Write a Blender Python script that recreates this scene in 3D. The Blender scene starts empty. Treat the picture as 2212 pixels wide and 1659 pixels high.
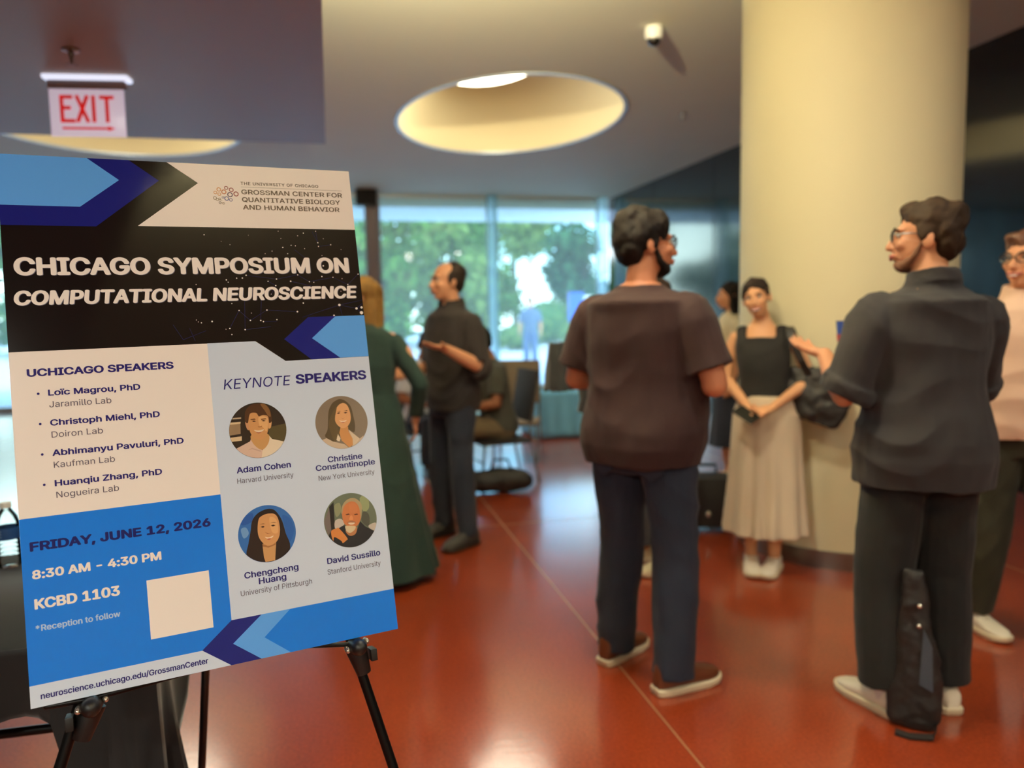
import bpy, bmesh, math, random, os
import numpy as np
from mathutils import Vector, Matrix, noise
from mathutils.geometry import delaunay_2d_cdt

random.seed(7)
SC = bpy.context.scene
COL = SC.collection
R = math.radians

# ------------------------------------------------------------------ camera
CAM_H = 1.45
yaw, pitch, roll = R(13.23), R(-5.39), R(-1.0)
fw = Vector((math.sin(yaw) * math.cos(pitch), math.cos(yaw) * math.cos(pitch), math.sin(pitch)))
rt = Vector((math.cos(yaw), -math.sin(yaw), 0)); up = rt.cross(fw)
rt2 = rt * math.cos(roll) + up * math.sin(roll); up2 = up * math.cos(roll) - rt * math.sin(roll)
cd = bpy.data.cameras.new('camera'); cam = bpy.data.objects.new('camera', cd); COL.objects.link(cam)
cam.matrix_world = Matrix(((rt2.x, up2.x, -fw.x, 0), (rt2.y, up2.y, -fw.y, 0), (rt2.z, up2.z, -fw.z, CAM_H), (0, 0, 0, 1)))
cd.sensor_width = 36; cd.sensor_fit = 'HORIZONTAL'; cd.lens = 1650 / 2212 * 36
cd.clip_start = 0.05; cd.clip_end = 300
cd.dof.use_dof = True; cd.dof.focus_distance = 1.36; cd.dof.aperture_fstop = 2.1
SC.camera = cam

# ------------------------------------------------------------------ view, sky, sun
SC.view_settings.view_transform = 'Standard'; SC.view_settings.look = 'None'
SC.view_settings.gamma = 1.0; SC.view_settings.use_curve_mapping = False
SC.view_settings.exposure = 0.0
W = bpy.data.worlds.new('sky'); SC.world = W; W.use_nodes = True
nt = W.node_tree; bgn = nt.nodes['Background']
tc = nt.nodes.new('ShaderNodeTexCoord'); sx = nt.nodes.new('ShaderNodeSeparateXYZ'); cr = nt.nodes.new('ShaderNodeValToRGB')
nt.links.new(tc.outputs['Generated'], sx.inputs[0]); nt.links.new(sx.outputs['Z'], cr.inputs[0]); nt.links.new(cr.outputs[0], bgn.inputs[0])
cr.color_ramp.elements[0].position = 0.0; cr.color_ramp.elements[0].color = (0.70, 0.90, 1.0, 1)
cr.color_ramp.elements[1].position = 0.5; cr.color_ramp.elements[1].color = (0.10, 0.34, 1.0, 1)
el = cr.color_ramp.elements.new(0.10); el.color = (0.36, 0.70, 1.0, 1)
cn = nt.nodes.new('ShaderNodeTexNoise'); cn.inputs['Scale'].default_value = 2.6; cn.inputs['Detail'].default_value = 4   # white clouds
ck = nt.nodes.new('ShaderNodeValToRGB'); ck.color_ramp.elements[0].position = .50; ck.color_ramp.elements[1].position = .62
cmx = nt.nodes.new('ShaderNodeMix'); cmx.data_type = 'RGBA'; cmx.inputs[7].default_value = (1.3, 1.5, 1.6, 1)
nt.links.new(tc.outputs['Generated'], cn.inputs['Vector']); nt.links.new(cn.outputs['Fac'], ck.inputs[0]); nt.links.new(ck.outputs[0], cmx.inputs[0])
nt.links.new(cr.outputs[0], cmx.inputs[6]); nt.links.new(cmx.outputs[2], bgn.inputs[0])
bgn.inputs[1].default_value = 5.0
sl = bpy.data.lights.new('sun', 'SUN'); sl.energy = 2.2; sl.angle = R(0.6); sl.color = (1.0, 0.95, 0.86)
sun = bpy.data.objects.new('sun', sl); COL.objects.link(sun)
sun.rotation_euler = Vector((-0.35, 0.62, -1.0)).to_track_quat('-Z', 'Y').to_euler()

# the downlights of the low ceiling and of the hall behind the camera (their housings are built further down)
WARM = (1.0, 0.975, 0.83)
DOWNLIGHTS = [  # x, y, ceiling z, watts, radius
    (-1.6, -0.6, 2.60, 46, .09), (-0.55, -1.7, 2.60, 53, .09), (-1.18, 2.72, 2.60, 9, .09),
    (2.7, 0.7, 3.50, 26, .11), (2.9, -1.5, 3.50, 34, .11), (3.5, -3.3, 3.50, 40, .11), (4.3, 1.4, 3.50, 14, .11), (0.75, 2.3, 3.5, 34, .11),
]
for (x, y, z, e, r) in DOWNLIGHTS:
    L = bpy.data.lights.new('downlight_lamp', 'AREA'); L.shape = 'DISK'; L.size = 2 * r; L.energy = e; L.color = WARM
    o = bpy.data.objects.new('downlight_lamp', L); COL.objects.link(o); o.location = (x, y, z - .035)

# unseen fill lights, added to brighten the high ceiling and the column
FILL_LIGHTS = [(.13, 2.3, 2.95, (.15, .62, .75), 400, .07, 'small added fill light aimed up at the high ceiling, above the frame'),
            (.13, 1.7, 3.05, (.66, .66, -.12), 12, .07, 'small added fill light aimed across at the column, above the frame'),
            (.13, -.1, 2.95, (.35, -.45, .80), 60, .07, 'small added fill light aimed up at the ceiling behind the camera')]
for (x, y, z, aim, e, r, lab) in FILL_LIGHTS:
    L = bpy.data.lights.new('fill_lamp', 'AREA'); L.shape = 'DISK'; L.size = 2 * r; L.energy = e; L.color = (1.0, .89, .58); L.spread = R(110)
    o = bpy.data.objects.new('fill_lamp', L); COL.objects.link(o); d_ = Vector(aim).normalized(); o.location = Vector((x, y, z)) + d_ * .016; o.rotation_euler = d_.to_track_quat('-Z', 'Y').to_euler()

# ------------------------------------------------------------------ materials
def lin(c):
    return tuple(((v / 255) / 12.92 if v / 255 <= 0.04045 else ((v / 255 + 0.055) / 1.055) ** 2.4) for v in c)

MATS = {}
def mat(name, col, rough=0.6, metal=0.0, spec=0.5, var=0.0, vscale=8.0, bump=0.0, bscale=60.0, coat=0.0, coat_rough=0.1, sheen=0.0,
        trans=0.0, ior=1.5, emit=None, estr=0.0, rvar=0.0):
    if name in MATS: return MATS[name]
    m = bpy.data.materials.new(name); m.use_nodes = True; t = m.node_tree; b = t.nodes['Principled BSDF']
    c = lin(col); b.inputs['Base Color'].default_value = (*c, 1)
    b.inputs['Roughness'].default_value = rough; b.inputs['Metallic'].default_value = metal
    b.inputs['Specular IOR Level'].default_value = spec; b.inputs['IOR'].default_value = ior
    b.inputs['Coat Weight'].default_value = coat; b.inputs['Coat Roughness'].default_value = coat_rough
    b.inputs['Sheen Weight'].default_value = sheen; b.inputs['Transmission Weight'].default_value = trans
    if emit: b.inputs['Emission Color'].default_value = (*lin(emit), 1); b.inputs['Emission Strength'].default_value = estr
    if var or bump or rvar:
        co = t.nodes.new('ShaderNodeTexCoord')
    if var:
        n = t.nodes.new('ShaderNodeTexNoise'); n.inputs['Scale'].default_value = vscale; n.inputs['Detail'].default_value = 4
        mx = t.nodes.new('ShaderNodeMix'); mx.data_type = 'RGBA'
        mx.inputs[6].default_value = (*[max(0, v * (1 - var)) for v in c], 1); mx.inputs[7].default_value = (*[min(1, v * (1 + var)) for v in c], 1)
        t.links.new(co.outputs['Object'], n.inputs['Vector']); t.links.new(n.outputs['Fac'], mx.inputs[0]); t.links.new(mx.outputs[2], b.inputs['Base Color'])
    if bump:
        n2 = t.nodes.new('ShaderNodeTexNoise'); n2.inputs['Scale'].default_value = bscale; n2.inputs['Detail'].default_value = 3
        bp = t.nodes.new('ShaderNodeBump'); bp.inputs['Strength'].default_value = bump; bp.inputs['Distance'].default_value = 0.01
        t.links.new(co.outputs['Object'], n2.inputs['Vector']); t.links.new(n2.outputs['Fac'], bp.inputs['Height']); t.links.new(bp.outputs[0], b.inputs['Normal'])
    MATS[name] = m; return m

def clear_mat(name, tint=(1, 1, 1), gloss=0.10):
    if name in MATS: return MATS[name]
    m = bpy.data.materials.new(name); m.use_nodes = True; t = m.node_tree; t.nodes.clear()
    o = t.nodes.new('ShaderNodeOutputMaterial'); a = t.nodes.new('ShaderNodeBsdfTransparent'); g = t.nodes.new('ShaderNodeBsdfGlossy')
    f = t.nodes.new('ShaderNodeFresnel'); f.inputs[0].default_value = 1.45; mx = t.nodes.new('ShaderNodeMixShader')
    a.inputs[0].default_value = (*tint, 1); g.inputs['Roughness'].default_value = gloss
    t.links.new(f.outputs[0], mx.inputs[0]); t.links.new(a.outputs[0], mx.inputs[1]); t.links.new(g.outputs[0], mx.inputs[2]); t.links.new(mx.outputs[0], o.inputs[0])
    MATS[name] = m; return m

def emit_mat(name, col, strength):
    m = bpy.data.materials.new(name); m.use_nodes = True; t = m.node_tree; t.nodes.clear()
    o = t.nodes.new('ShaderNodeOutputMaterial'); e = t.nodes.new('ShaderNodeEmission'); e.inputs[0].default_value = (*col, 1); e.inputs[1].default_value = strength
    t.links.new(e.outputs[0], o.inputs[0]); MATS[name] = m; return m

# ------------------------------------------------------------------ mesh helpers
def frame(d, ref=Vector((0, 0, 1))):
    d = Vector(d).normalized()
    if abs(d.dot(ref)) > 0.98: ref = Vector((0, 1, 0)) if abs(d.y) < .9 else Vector((1, 0, 0))
    a = ref.cross(d).normalized(); return a, d.cross(a).normalized(), d

class MB:
    def __init__(s): s.v = []; s.f = []; s.mi = []
    def add(s, vs, fs, mi=0):
        k = len(s.v); s.v += [tuple(v) for v in vs]; s.f += [tuple(i + k for i in f) for f in fs]; s.mi += [mi] * len(fs); return s
    def rings(s, rings, cap=True, closed=True, mi=0):
        n = len(rings[0]); vs = [p for r in rings for p in r]; fs = []
        for i in range(len(rings) - 1):
            for j in range(n if closed else n - 1):
                a = i * n + j; b = i * n + (j + 1) % n; fs.append((a, b, b + n, a + n))
        if cap:
            fs.append(tuple(range(n - 1, -1, -1))); fs.append(tuple((len(rings) - 1) * n + j for j in range(n)))
        return s.add(vs, fs, mi)
    def tube(s, pts, rad, seg=14, rnd=True, mi=0, flat=None):
        pts = [Vector(p) for p in pts]
        if not isinstance(rad, (list, tuple)): rad = [rad] * len(pts)
        P = list(zip(pts, rad))
        if rnd:
            d0 = (pts[0] - pts[1]).normalized(); d1 = (pts[-1] - pts[-2]).normalized()
            pre = [(pts[0] + d0 * rad[0] * math.sin(a), rad[0] * math.cos(a)) for a in (1.45, 1.0, .5)]
            post = [(pts[-1] + d1 * rad[-1] * math.sin(a), rad[-1] * math.cos(a)) for a in (.5, 1.0, 1.45)]
            P = pre + P + post
        rs = []; a0 = None
        for i, (p, r) in enumerate(P):
            q0 = P[max(0, i - 1)][0]; q1 = P[min(len(P) - 1, i + 1)][0]; d = (q1 - q0).normalized()
            if a0 is None: a, b, _ = frame(d)
            else:
                a = (a0 - d * a0.dot(d)); a = a.normalized() if a.length > 1e-6 else frame(d)[0]; b = d.cross(a)
            a0 = a
            rs.append([p + (a * math.cos(t) + b * math.sin(t)) * r for t in [2 * math.pi * k / seg for k in range(seg)]])
        return s.rings(rs, mi=mi)
    def ell(s, c, r, rot=None, nu=18, nv=10, mi=0):
        c = Vector(c); rs = []
        for i in range(nv + 1):
            t = -math.pi / 2 + math.pi * (0.02 + 0.96 * i / nv)
            ring = []
            for k in range(nu):
                p = 2 * math.pi * k / nu; v = Vector((r[0] * math.cos(t) * math.cos(p), r[1] * math.cos(t) * math.sin(p), r[2] * math.sin(t)))
                ring.append(c + (rot @ v if rot else v))
            rs.append(ring)
        return s.rings(rs, mi=mi)
    def box(s, c, sz, rot=None, mi=0):
        c = Vector(c); vs = []
        for z in (-.5, .5):
            for x, y in ((-.5, -.5), (.5, -.5), (.5, .5), (-.5, .5)):
                v = Vector((x * sz[0], y * sz[1], z * sz[2])); vs.append(c + (rot @ v if rot else v))
        return s.add(vs, [(3, 2, 1, 0), (4, 5, 6, 7), (0, 1, 5, 4), (1, 2, 6, 5), (2, 3, 7, 6), (3, 0, 4, 7)], mi)
    def lathe(s, prof, c=(0, 0, 0), seg=28, mi=0, cap=True):
        return s.rings([[Vector((c[0] + r * math.cos(2 * math.pi * k / seg), c[1] + r * math.sin(2 * math.pi * k / seg), c[2] + z)) for k in range(seg)] for r, z in prof], mi=mi, cap=cap)
    def prism(s, outline, z0, z1, mi=0):
        return s.rings([[Vector((x, y, z0)) for x, y in outline], [Vector((x, y, z1)) for x, y in outline]], mi=mi)

def mworld(o):
    m = o.matrix_basis.copy()
    while o.parent: o = o.parent; m = o.matrix_basis @ m
    return m

def link(name, me, parent=None):
    o = bpy.data.objects.new(name, me); COL.objects.link(o)
    if parent: o.parent = parent
    return o

def build(name, mb, mats, parent=None, local=False, smooth=True, bevel=0.0, auto=True):
    me = bpy.data.meshes.new(name); vs = mb.v
    if parent and not local:
        inv = mworld(parent).inverted(); vs = [tuple(inv @ Vector(v)) for v in vs]
    me.from_pydata(vs, [], mb.f)
    if not isinstance(mats, (list, tuple)): mats = [mats]
    for m in mats: me.materials.append(m)
    if any(mb.mi): me.polygons.foreach_set('material_index', mb.mi)
    bm = bmesh.new(); bm.from_mesh(me); bmesh.ops.recalc_face_normals(bm, faces=bm.faces)
    if bevel > 0:
        es = [e for e in bm.edges if len(e.link_faces) == 2 and e.calc_face_angle(0) > .6]
        bmesh.ops.bevel(bm, geom=es, offset=bevel, segments=2, affect='EDGES', profile=.6)
    if smooth:
        for f in bm.faces: f.smooth = True
        for e in bm.edges:
            if len(e.link_faces) == 2 and e.calc_face_angle(0) > R(38): e.smooth = False
    bm.to_mesh(me); bm.free(); me.update()
    return link(name, me, parent)

def remesh(mb, voxel, it=3, fac=0.5):
    me = bpy.data.meshes.new('tmp'); me.from_pydata(mb.v, [], mb.f)
    bm = bmesh.new(); bm.from_mesh(me); bmesh.ops.recalc_face_normals(bm, faces=bm.faces); bm.to_mesh(me); bm.free()
    o = bpy.data.objects.new('tmp', me); COL.objects.link(o)
    m = o.modifiers.new('r', 'REMESH'); m.mode = 'VOXEL'; m.voxel_size = voxel; m.use_smooth_shade = True
    if it: s = o.modifiers.new('s', 'SMOOTH'); s.factor = fac; s.iterations = it
    dg = bpy.context.evaluated_depsgraph_get(); dg.update()
    out = bpy.data.meshes.new_from_object(o.evaluated_get(dg))
    bpy.data.objects.remove(o); bpy.data.meshes.remove(me)
    return out

def finish(me, name, m, parent, scale=1.0, amp=0.0, freq=9.0, stretch=(1, 1, 1), seed=0.0, fold=0.0):
    n = len(me.vertices); co = np.empty(n * 3); me.vertices.foreach_get('co', co); co = co.reshape(-1, 3)
    if amp:
        no = np.empty(n * 3); me.vertices.foreach_get('normal', no); no = no.reshape(-1, 3)
        d = np.array([noise.noise(Vector((p[0] * freq * stretch[0] + seed, p[1] * freq * stretch[1], p[2] * freq * stretch[2]))) +
                      .4 * noise.noise(Vector((p[0] * freq * 2.7 * stretch[0], p[1] * freq * 2.7 * stretch[1] + seed, p[2] * freq * 2.7 * stretch[2]))) for p in co])
        if fold:                                                   # soft diagonal pulls and creases
            w = np.array([noise.noise(Vector((p[0] * 3 + seed, p[1] * 3, p[2] * 2.2))) for p in co])
            q = np.abs(np.sin(co[:, 2] * 21 + co[:, 0] * 9 + w * 7)); d = d + (fold / amp) * (.5 - q) * np.clip(.25 + w * 1.6, 0, 1)
        co = co + no * (d * amp)[:, None]
    co *= scale; me.vertices.foreach_set('co', co.ravel())
    me.materials.clear(); me.materials.append(m); me.name = name
    me.polygons.foreach_set('use_smooth', [True] * len(me.polygons)); me.update()
    return link(name, me, parent)

def tag(o, label=None, cat=None, group=None, kind=None):
    if label: o['label'] = label
    if cat: o['category'] = cat
    if group: o['group'] = group
    if kind: o['kind'] = kind
    return o

def thing(name, label, cat, loc=(0, 0, 0), rotz=0.0, group=None):
    o = bpy.data.objects.new(name, None); COL.objects.link(o); o.empty_display_size = .1
    o.location = loc; o.rotation_euler = (0, 0, rotz)
    return tag(o, label, cat, group)

def copy_thing(root, loc, rotz=0.0, label=None, scale=None):
    c = root.copy(); COL.objects.link(c); c.location = loc; c.rotation_euler = (0, 0, rotz)
    if scale: c.scale = scale
    if label: c['label'] = label
    for ch in list(root.children):
        d = ch.copy(); COL.objects.link(d); d.parent = c
        for g in list(ch.children):
            e = g.copy(); COL.objects.link(e); e.parent = d
    return c

def struct(name, mb, mats, parent=None, **k):
    o = build(name, mb, mats, parent, **k)
    if not parent: o['kind'] = 'structure'
    return o

# ================================================================== THE ROOM
XL, XR, YB, YF, HC = -9.0, 5.1, -4.0, 13.6, 3.5
ZS, SX, SY = 2.60, 0.013, 5.43        # low ceiling: height, right edge, far edge

def floor_material():
    m = bpy.data.materials.new('polished_red_terrazzo'); m.use_nodes = True; t = m.node_tree; b = t.nodes['Principled BSDF']
    co = t.nodes.new('ShaderNodeTexCoord')
    n1 = t.nodes.new('ShaderNodeTexNoise'); n1.inputs['Scale'].default_value = 85; n1.inputs['Detail'].default_value = 5; n1.inputs['Roughness'].default_value = .7
    n2 = t.nodes.new('ShaderNodeTexNoise'); n2.inputs['Scale'].default_value = 2.2; n2.inputs['Detail'].default_value = 3
    ad = t.nodes.new('ShaderNodeMath'); ad.operation = 'ADD'; mu = t.nodes.new('ShaderNodeMath'); mu.operation = 'MULTIPLY'; mu.inputs[1].default_value = .25
    r = t.nodes.new('ShaderNodeValToRGB'); r.color_ramp.elements[0].position = .42; r.color_ramp.elements[1].position = .80
    r.color_ramp.elements[0].color = (*lin((122, 40, 16)), 1); r.color_ramp.elements[1].color = (*lin((170, 70, 34)), 1)
    for n in (n1, n2): t.links.new(co.outputs['Object'], n.inputs['Vector'])
    t.links.new(n2.outputs['Fac'], mu.inputs[0]); t.links.new(n1.outputs['Fac'], ad.inputs[0]); t.links.new(mu.outputs[0], ad.inputs[1])
    t.links.new(ad.outputs[0], r.inputs[0]); t.links.new(r.outputs[0], b.inputs['Base Color'])
    b.inputs['Specular IOR Level'].default_value = .15; b.inputs['Roughness'].default_value = .3; b.inputs['IOR'].default_value = 1.6
    b.inputs['Coat Weight'].default_value = 1.0; b.inputs['Coat Roughness'].default_value = .15; b.inputs['Coat IOR'].default_value = 1.72
    bp = t.nodes.new('ShaderNodeBump'); bp.inputs['Strength'].default_value = .02; bp.inputs['Distance'].default_value = .01
    n3 = t.nodes.new('ShaderNodeTexNoise'); n3.inputs['Scale'].default_value = 30; t.links.new(co.outputs['Object'], n3.inputs['Vector'])
    t.links.new(n3.outputs['Fac'], bp.inputs['Height']); t.links.new(bp.outputs[0], b.inputs['Normal']); t.links.new(bp.outputs[0], b.inputs['Coat Normal'])
    return m

M_PAINT = mat('ceiling_paint', (216, 214, 190), .75, var=.03, vscale=1.5, bump=.03, bscale=40)
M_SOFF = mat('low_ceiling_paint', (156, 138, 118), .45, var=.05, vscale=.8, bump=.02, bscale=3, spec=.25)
M_WALLW = mat('cream_wall_paint', (214, 204, 180), .8, var=.03, vscale=2)
M_STEEL = mat('brushed_steel', (150, 145, 138), .35, metal=1.0, var=.1, vscale=20)
M_FRAME = mat('pale_window_metal', (196, 204, 206), .4, metal=.3, var=.03)
M_POST = mat('grey_pink_post_paint', (168, 158, 156), .6, var=.04)
M_DARKST = mat('dark_polished_stone', (18, 24, 25), .10, var=.25, vscale=3, coat=.5, coat_rough=.09, bump=.01, bscale=8, ior=1.55)
M_JOINT = mat('floor_joint_strip', (190, 150, 110), .4, metal=.4, var=.05)
M_COLUMN = mat('cream_column_plaster', (224, 214, 174), .62, var=.02, vscale=2, bump=.02, bscale=20)
M_GLASS = clear_mat('window_glass', (.88, .97, .93), .02)
_t = M_GLASS.node_tree; _v = _t.nodes.new('ShaderNodeBsdfTranslucent'); _v.inputs[0].default_value = (.86, .92, .80, 1); _w = _t.nodes.new('ShaderNodeMixShader'); _w.inputs[0].default_value = .09   # milky veil that puts the outdoor haze into the glass
_out = next(n for n in _t.nodes if n.type == 'OUTPUT_MATERIAL'); _src = _out.inputs[0].links[0].from_socket
_t.links.new(_src, _w.inputs[1]); _t.links.new(_v.outputs[0], _w.inputs[2]); _t.links.new(_w.outputs[0], _out.inputs[0])
M_FIN = bpy.data.materials.new('frosted_glass_fin'); M_FIN.use_nodes = True        # pale frosted glass that daylight passes into
_t = M_FIN.node_tree; _t.nodes.clear(); _o = _t.nodes.new('ShaderNodeOutputMaterial'); _d = _t.nodes.new('ShaderNodeBsdfTranslucent'); _d.inputs[0].default_value = (.80, .95, .93, 1)
_g = _t.nodes.new('ShaderNodeBsdfTransparent'); _g.inputs[0].default_value = (.80, .95, .94, 1); _m = _t.nodes.new('ShaderNodeMixShader'); _m.inputs[0].default_value = .45
_t.links.new(_g.outputs[0], _m.inputs[1]); _t.links.new(_d.outputs[0], _m.inputs[2]); _t.links.new(_m.outputs[0], _o.inputs[0])
M_BLACK = mat('black_plastic', (16, 15, 15), .38, var=.1, vscale=30)
M_WHITEPL = mat('white_plastic', (225, 222, 212), .4, var=.02)

# floor and its joints
m = MB(); m.box(((XL + XR) / 2, (YB + YF) / 2, -.06), (XR - XL, YF - YB, .12)); struct('floor', m, floor_material(), smooth=False)
k = 1
for x in (-3.9, -1.4, 1.095, 3.6):
    m = MB(); m.box((x, (YB + YF) / 2, .0004), (.006, YF - YB, .0012)); struct('trim_%d' % k, m, M_JOINT, smooth=False); k += 1
for y in (-1.2, 5.0, 9.3):
    m = MB(); m.box(((XL + XR) / 2, y, .0003), (XR - XL, .006, .0010)); struct('trim_%d' % k, m, M_JOINT, smooth=False); k += 1

# ceiling with two round light wells
WELLS = [dict(c=(1.94, 8.23), r=(1.165, 1.65), top=(1.70, 8.15), tr=(.62, .95)),
         dict(c=(-2.20, 9.00), r=(1.32, 1.65), top=(-2.0, 8.9), tr=(.62, .95))]
WZ = 4.10
NS = 72
def ellp(c, r, z): return [Vector((c[0] + r[0] * math.cos(2 * math.pi * i / NS), c[1] + r[1] * math.sin(2 * math.pi * i / NS), z)) for i in range(NS)]
m = MB(); xs = [XL, -3.9, -.45, 3.5, XR]; ys = [YB, 6.2, 11.2, YF]
for i in range(4):
    for j in range(3):
        w = {(2, 1): WELLS[0], (1, 1): WELLS[1]}.get((i, j)); x0, x1, y0, y1 = xs[i], xs[i + 1], ys[j], ys[j + 1]
        if not w:
            m.add([(x0, y0, HC), (x1, y0, HC), (x1, y1, HC), (x0, y1, HC)], [(0, 3, 2, 1)]); continue
        inn = ellp(w['c'], w['r'], HC); out = []
        for p in inn:
            d = Vector((p.x - w['c'][0], p.y - w['c'][1])); ts = []
            if d.x > 1e-9: ts.append((x1 - w['c'][0]) / d.x)
            if d.x < -1e-9: ts.append((x0 - w['c'][0]) / d.x)
            if d.y > 1e-9: ts.append((y1 - w['c'][1]) / d.y)
            if d.y < -1e-9: ts.append((y0 - w['c'][1]) / d.y)
            tt = min(ts); out.append(Vector((w['c'][0] + d.x * tt, w['c'][1] + d.y * tt, HC)))
        m.rings([inn, out], cap=False)
        for cx_, cy_ in ((x0, y0), (x1, y0), (x1, y1), (x0, y1)):   # the rectangle's corners
            i0 = min(range(NS), key=lambda q: abs(out[q].x - cx_) + abs(out[q].y - cy_) if abs(out[q].x - cx_) < 1e-6 else 99)
            i1 = min(range(NS), key=lambda q: abs(out[q].x - cx_) + abs(out[q].y - cy_) if abs(out[q].y - cy_) < 1e-6 else 99)
            m.add([out[i0], out[i1], (cx_, cy_, HC)], [(0, 1, 2)])
ceil = struct('ceiling', m, M_PAINT, smooth=False)
m = MB(); m.box(((XL + XR) / 2, (YB + YF + .6) / 2, 4.6), (XR - XL + .6, YF - YB + 1.2, .12)); struct('roof', m, M_PAINT, smooth=False)

M_WELL = mat('light_well_plaster', (232, 218, 176), .7, var=.02, vscale=2)
M_RIM = mat('light_well_rim', (176, 184, 190), .35, metal=.4)
E_WELL = emit_mat('skylight_diffuser', (1.0, .91, .68), 11.0)
for i, w in enumerate(WELLS):
    t = thing('light_well', ['large oval light well glowing warm yellow in the ceiling above the far man', 'oval light well mostly hidden behind the low ceiling, over the poster'][i], 'light well', (w['c'][0], w['c'][1], HC), 0, 'oval ceiling light wells')
    rs = []
    for q in range(9):
        f = q / 8; e = math.sin(f * math.pi / 2)
        cc = [w['c'][a] + (w['top'][a] - w['c'][a]) * f ** 1.6 for a in (0, 1)]; rr = [w['r'][a] + (w['tr'][a] - w['r'][a]) * f ** 1.6 for a in (0, 1)]
        rs.append(ellp(cc, rr, HC + (WZ - HC) * e))
    m = MB(); m.rings(rs, cap=False); build('well_wall', m, M_WELL, t)
    m = MB(); m.add(ellp(w['top'], w['tr'], WZ), [tuple(range(NS))]); build('diffuser', m, E_WELL, t)
    a, b = w['c'], w['r']; o1, i1 = [(b[0] + .035, b[1] + .035), (b[0] - .004, b[1] - .004)]
    m = MB(); m.rings([ellp(a, i1, HC + .01), ellp(a, i1, HC - .012), ellp(a, o1, HC - .012), ellp(a, o1, HC + .0)], cap=False); build('rim', m, M_RIM, t)

# low ceiling box on the left
m = MB(); m.box(((XL + SX) / 2, (YB + SY) / 2, (ZS + HC) / 2), (SX - XL, SY - YB, HC - ZS)); sof = struct('ceiling_low', m, M_SOFF, smooth=False)
# made-up housings for the added fill lights beside the low ceiling box
for (x, y, z, aim, e, r, lab) in FILL_LIGHTS:
    d_ = Vector(aim).normalized(); p_ = Vector((x, y, z)); t = thing('added_fill_light', lab, 'light', (x - .03, y, z), 0, 'added fill lights on the low ceiling box')
    m = MB(); m.tube([p_ - d_ * .16, p_ - d_ * .02, p_ + d_ * .012], [r * .7, r + .012, r + .016], 24, rnd=False); build('housing', m, M_WHITEPL, t)
    m = MB(); m.tube([p_ - d_ * .09, Vector((SX + .002, y - .03, z))], .012, 10, rnd=False); build('bracket', m, M_WHITEPL, t)
# downlight housings
dl = None
for k, (x, y, z, e, r) in enumerate(DOWNLIGHTS):
    if dl is None:
        dl = thing('downlight', 'small round recessed downlight in the low ceiling', 'light', (x, y, z), 0, 'recessed downlights')
        m = MB(); m.lathe([(r + .03, 0), (r + .03, -.012), (r + .005, -.02), (r + .005, -.004)], (x, y, z), cap=False); build('trim_ring', m, M_WHITEPL, dl)
    else:
        copy_thing(dl, (x, y, z), label='small round recessed downlight in the low ceiling' if z < 3 else 'small round recessed downlight in the high ceiling behind the camera')

# walls
m = MB(); m.box((XR + .1, (YB + YF) / 2, HC / 2), (.2, YF - YB, HC)); struct('wall_right', m, M_DARKST, smooth=False)
for q, y in enumerate((-2.4, -.4, 1.6, 3.6, 5.6, 7.6, 9.6, 11.6)):
    m = MB(); m.box((XR - .0015, y, HC / 2), (.004, .012, HC)); struct('trim_%d' % (20 + q), m, M_BLACK, smooth=False)
m = MB(); m.box((XL - .1, (YB + YF) / 2, HC / 2), (.2, YF - YB, HC)); struct('wall_left', m, M_WALLW, smooth=False)
m = MB(); m.box(((XL + XR) / 2, YB - .1, HC / 2), (XR - XL + .4, .2, HC)); struct('wall_back', m, M_WALLW, smooth=False)
# roof edge between hall and sky
for (c, s_) in (((XL - .1, (YB + YF) / 2, 4.05), (.2, YF - YB, 1.1)), ((XR + .1, (YB + YF) / 2, 4.05), (.2, YF - YB, 1.1)), (((XL + XR) / 2, YB - .1, 4.05), (XR - XL + .4, .2, 1.1)), (((XL + XR) / 2, YF + .1, 4.05), (XR - XL + .4, .2, 1.1))):
    m = MB(); m.box(c, s_); struct('wall_upper', m, M_WALLW, smooth=False)

# the glazed far wall: posts, sill, head and one window per bay
edges = [XL, -7.6, -5.5, -3.4, -1.35, .75, 2.85, 4.92]
n = 1
for i in range(7):
    x0, x1 = edges[i] + .05, edges[i + 1] - .05
    m = MB()
    for c, s_ in (((x0 + .012, YF, 1.75), (.025, .06, 3.46)), ((x1 - .012, YF, 1.75), (.025, .06, 3.46)), (((x0 + x1) / 2, YF, .04), (x1 - x0, .08, .08)), (((x0 + x1) / 2, YF, 3.475), (x1 - x0, .06, .05))): m.box(c, s_)
    w = struct('window_%d' % n, m, M_FRAME, smooth=False); n += 1
    m = MB(); m.box(((x0 + x1) / 2, YF, 1.75), (x1 - x0 - .02, .012, 3.42)); build('glass_pane', m, M_GLASS, w, smooth=False)
for q, x in enumerate(edges[1:]):
    m = MB()
    if abs(x - .75) < .01: m.lathe([(.13, 0), (.13, HC)], (x, YF - .30, 0), seg=32); struct('trim_%d' % (40 + q), m, M_POST)
    else: m.box((x, YF - .14, HC / 2), (.15, .24, HC)); struct('trim_%d' % (40 + q), m, M_FIN, smooth=False)

# the big round column
CX, CY, CR = 3.03, 4.07, .605
m = MB(); m.lathe([(CR, .10), (CR, HC)], (CX, CY, 0), seg=96, cap=False); struct('column', m, M_COLUMN)
m = MB(); m.lathe([(CR - .02, 0), (CR + .008, 0), (CR + .008, .10), (CR - .02, .10)], (CX, CY, 0), seg=96, cap=False); struct('baseboard_column', m, M_STEEL)

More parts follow.
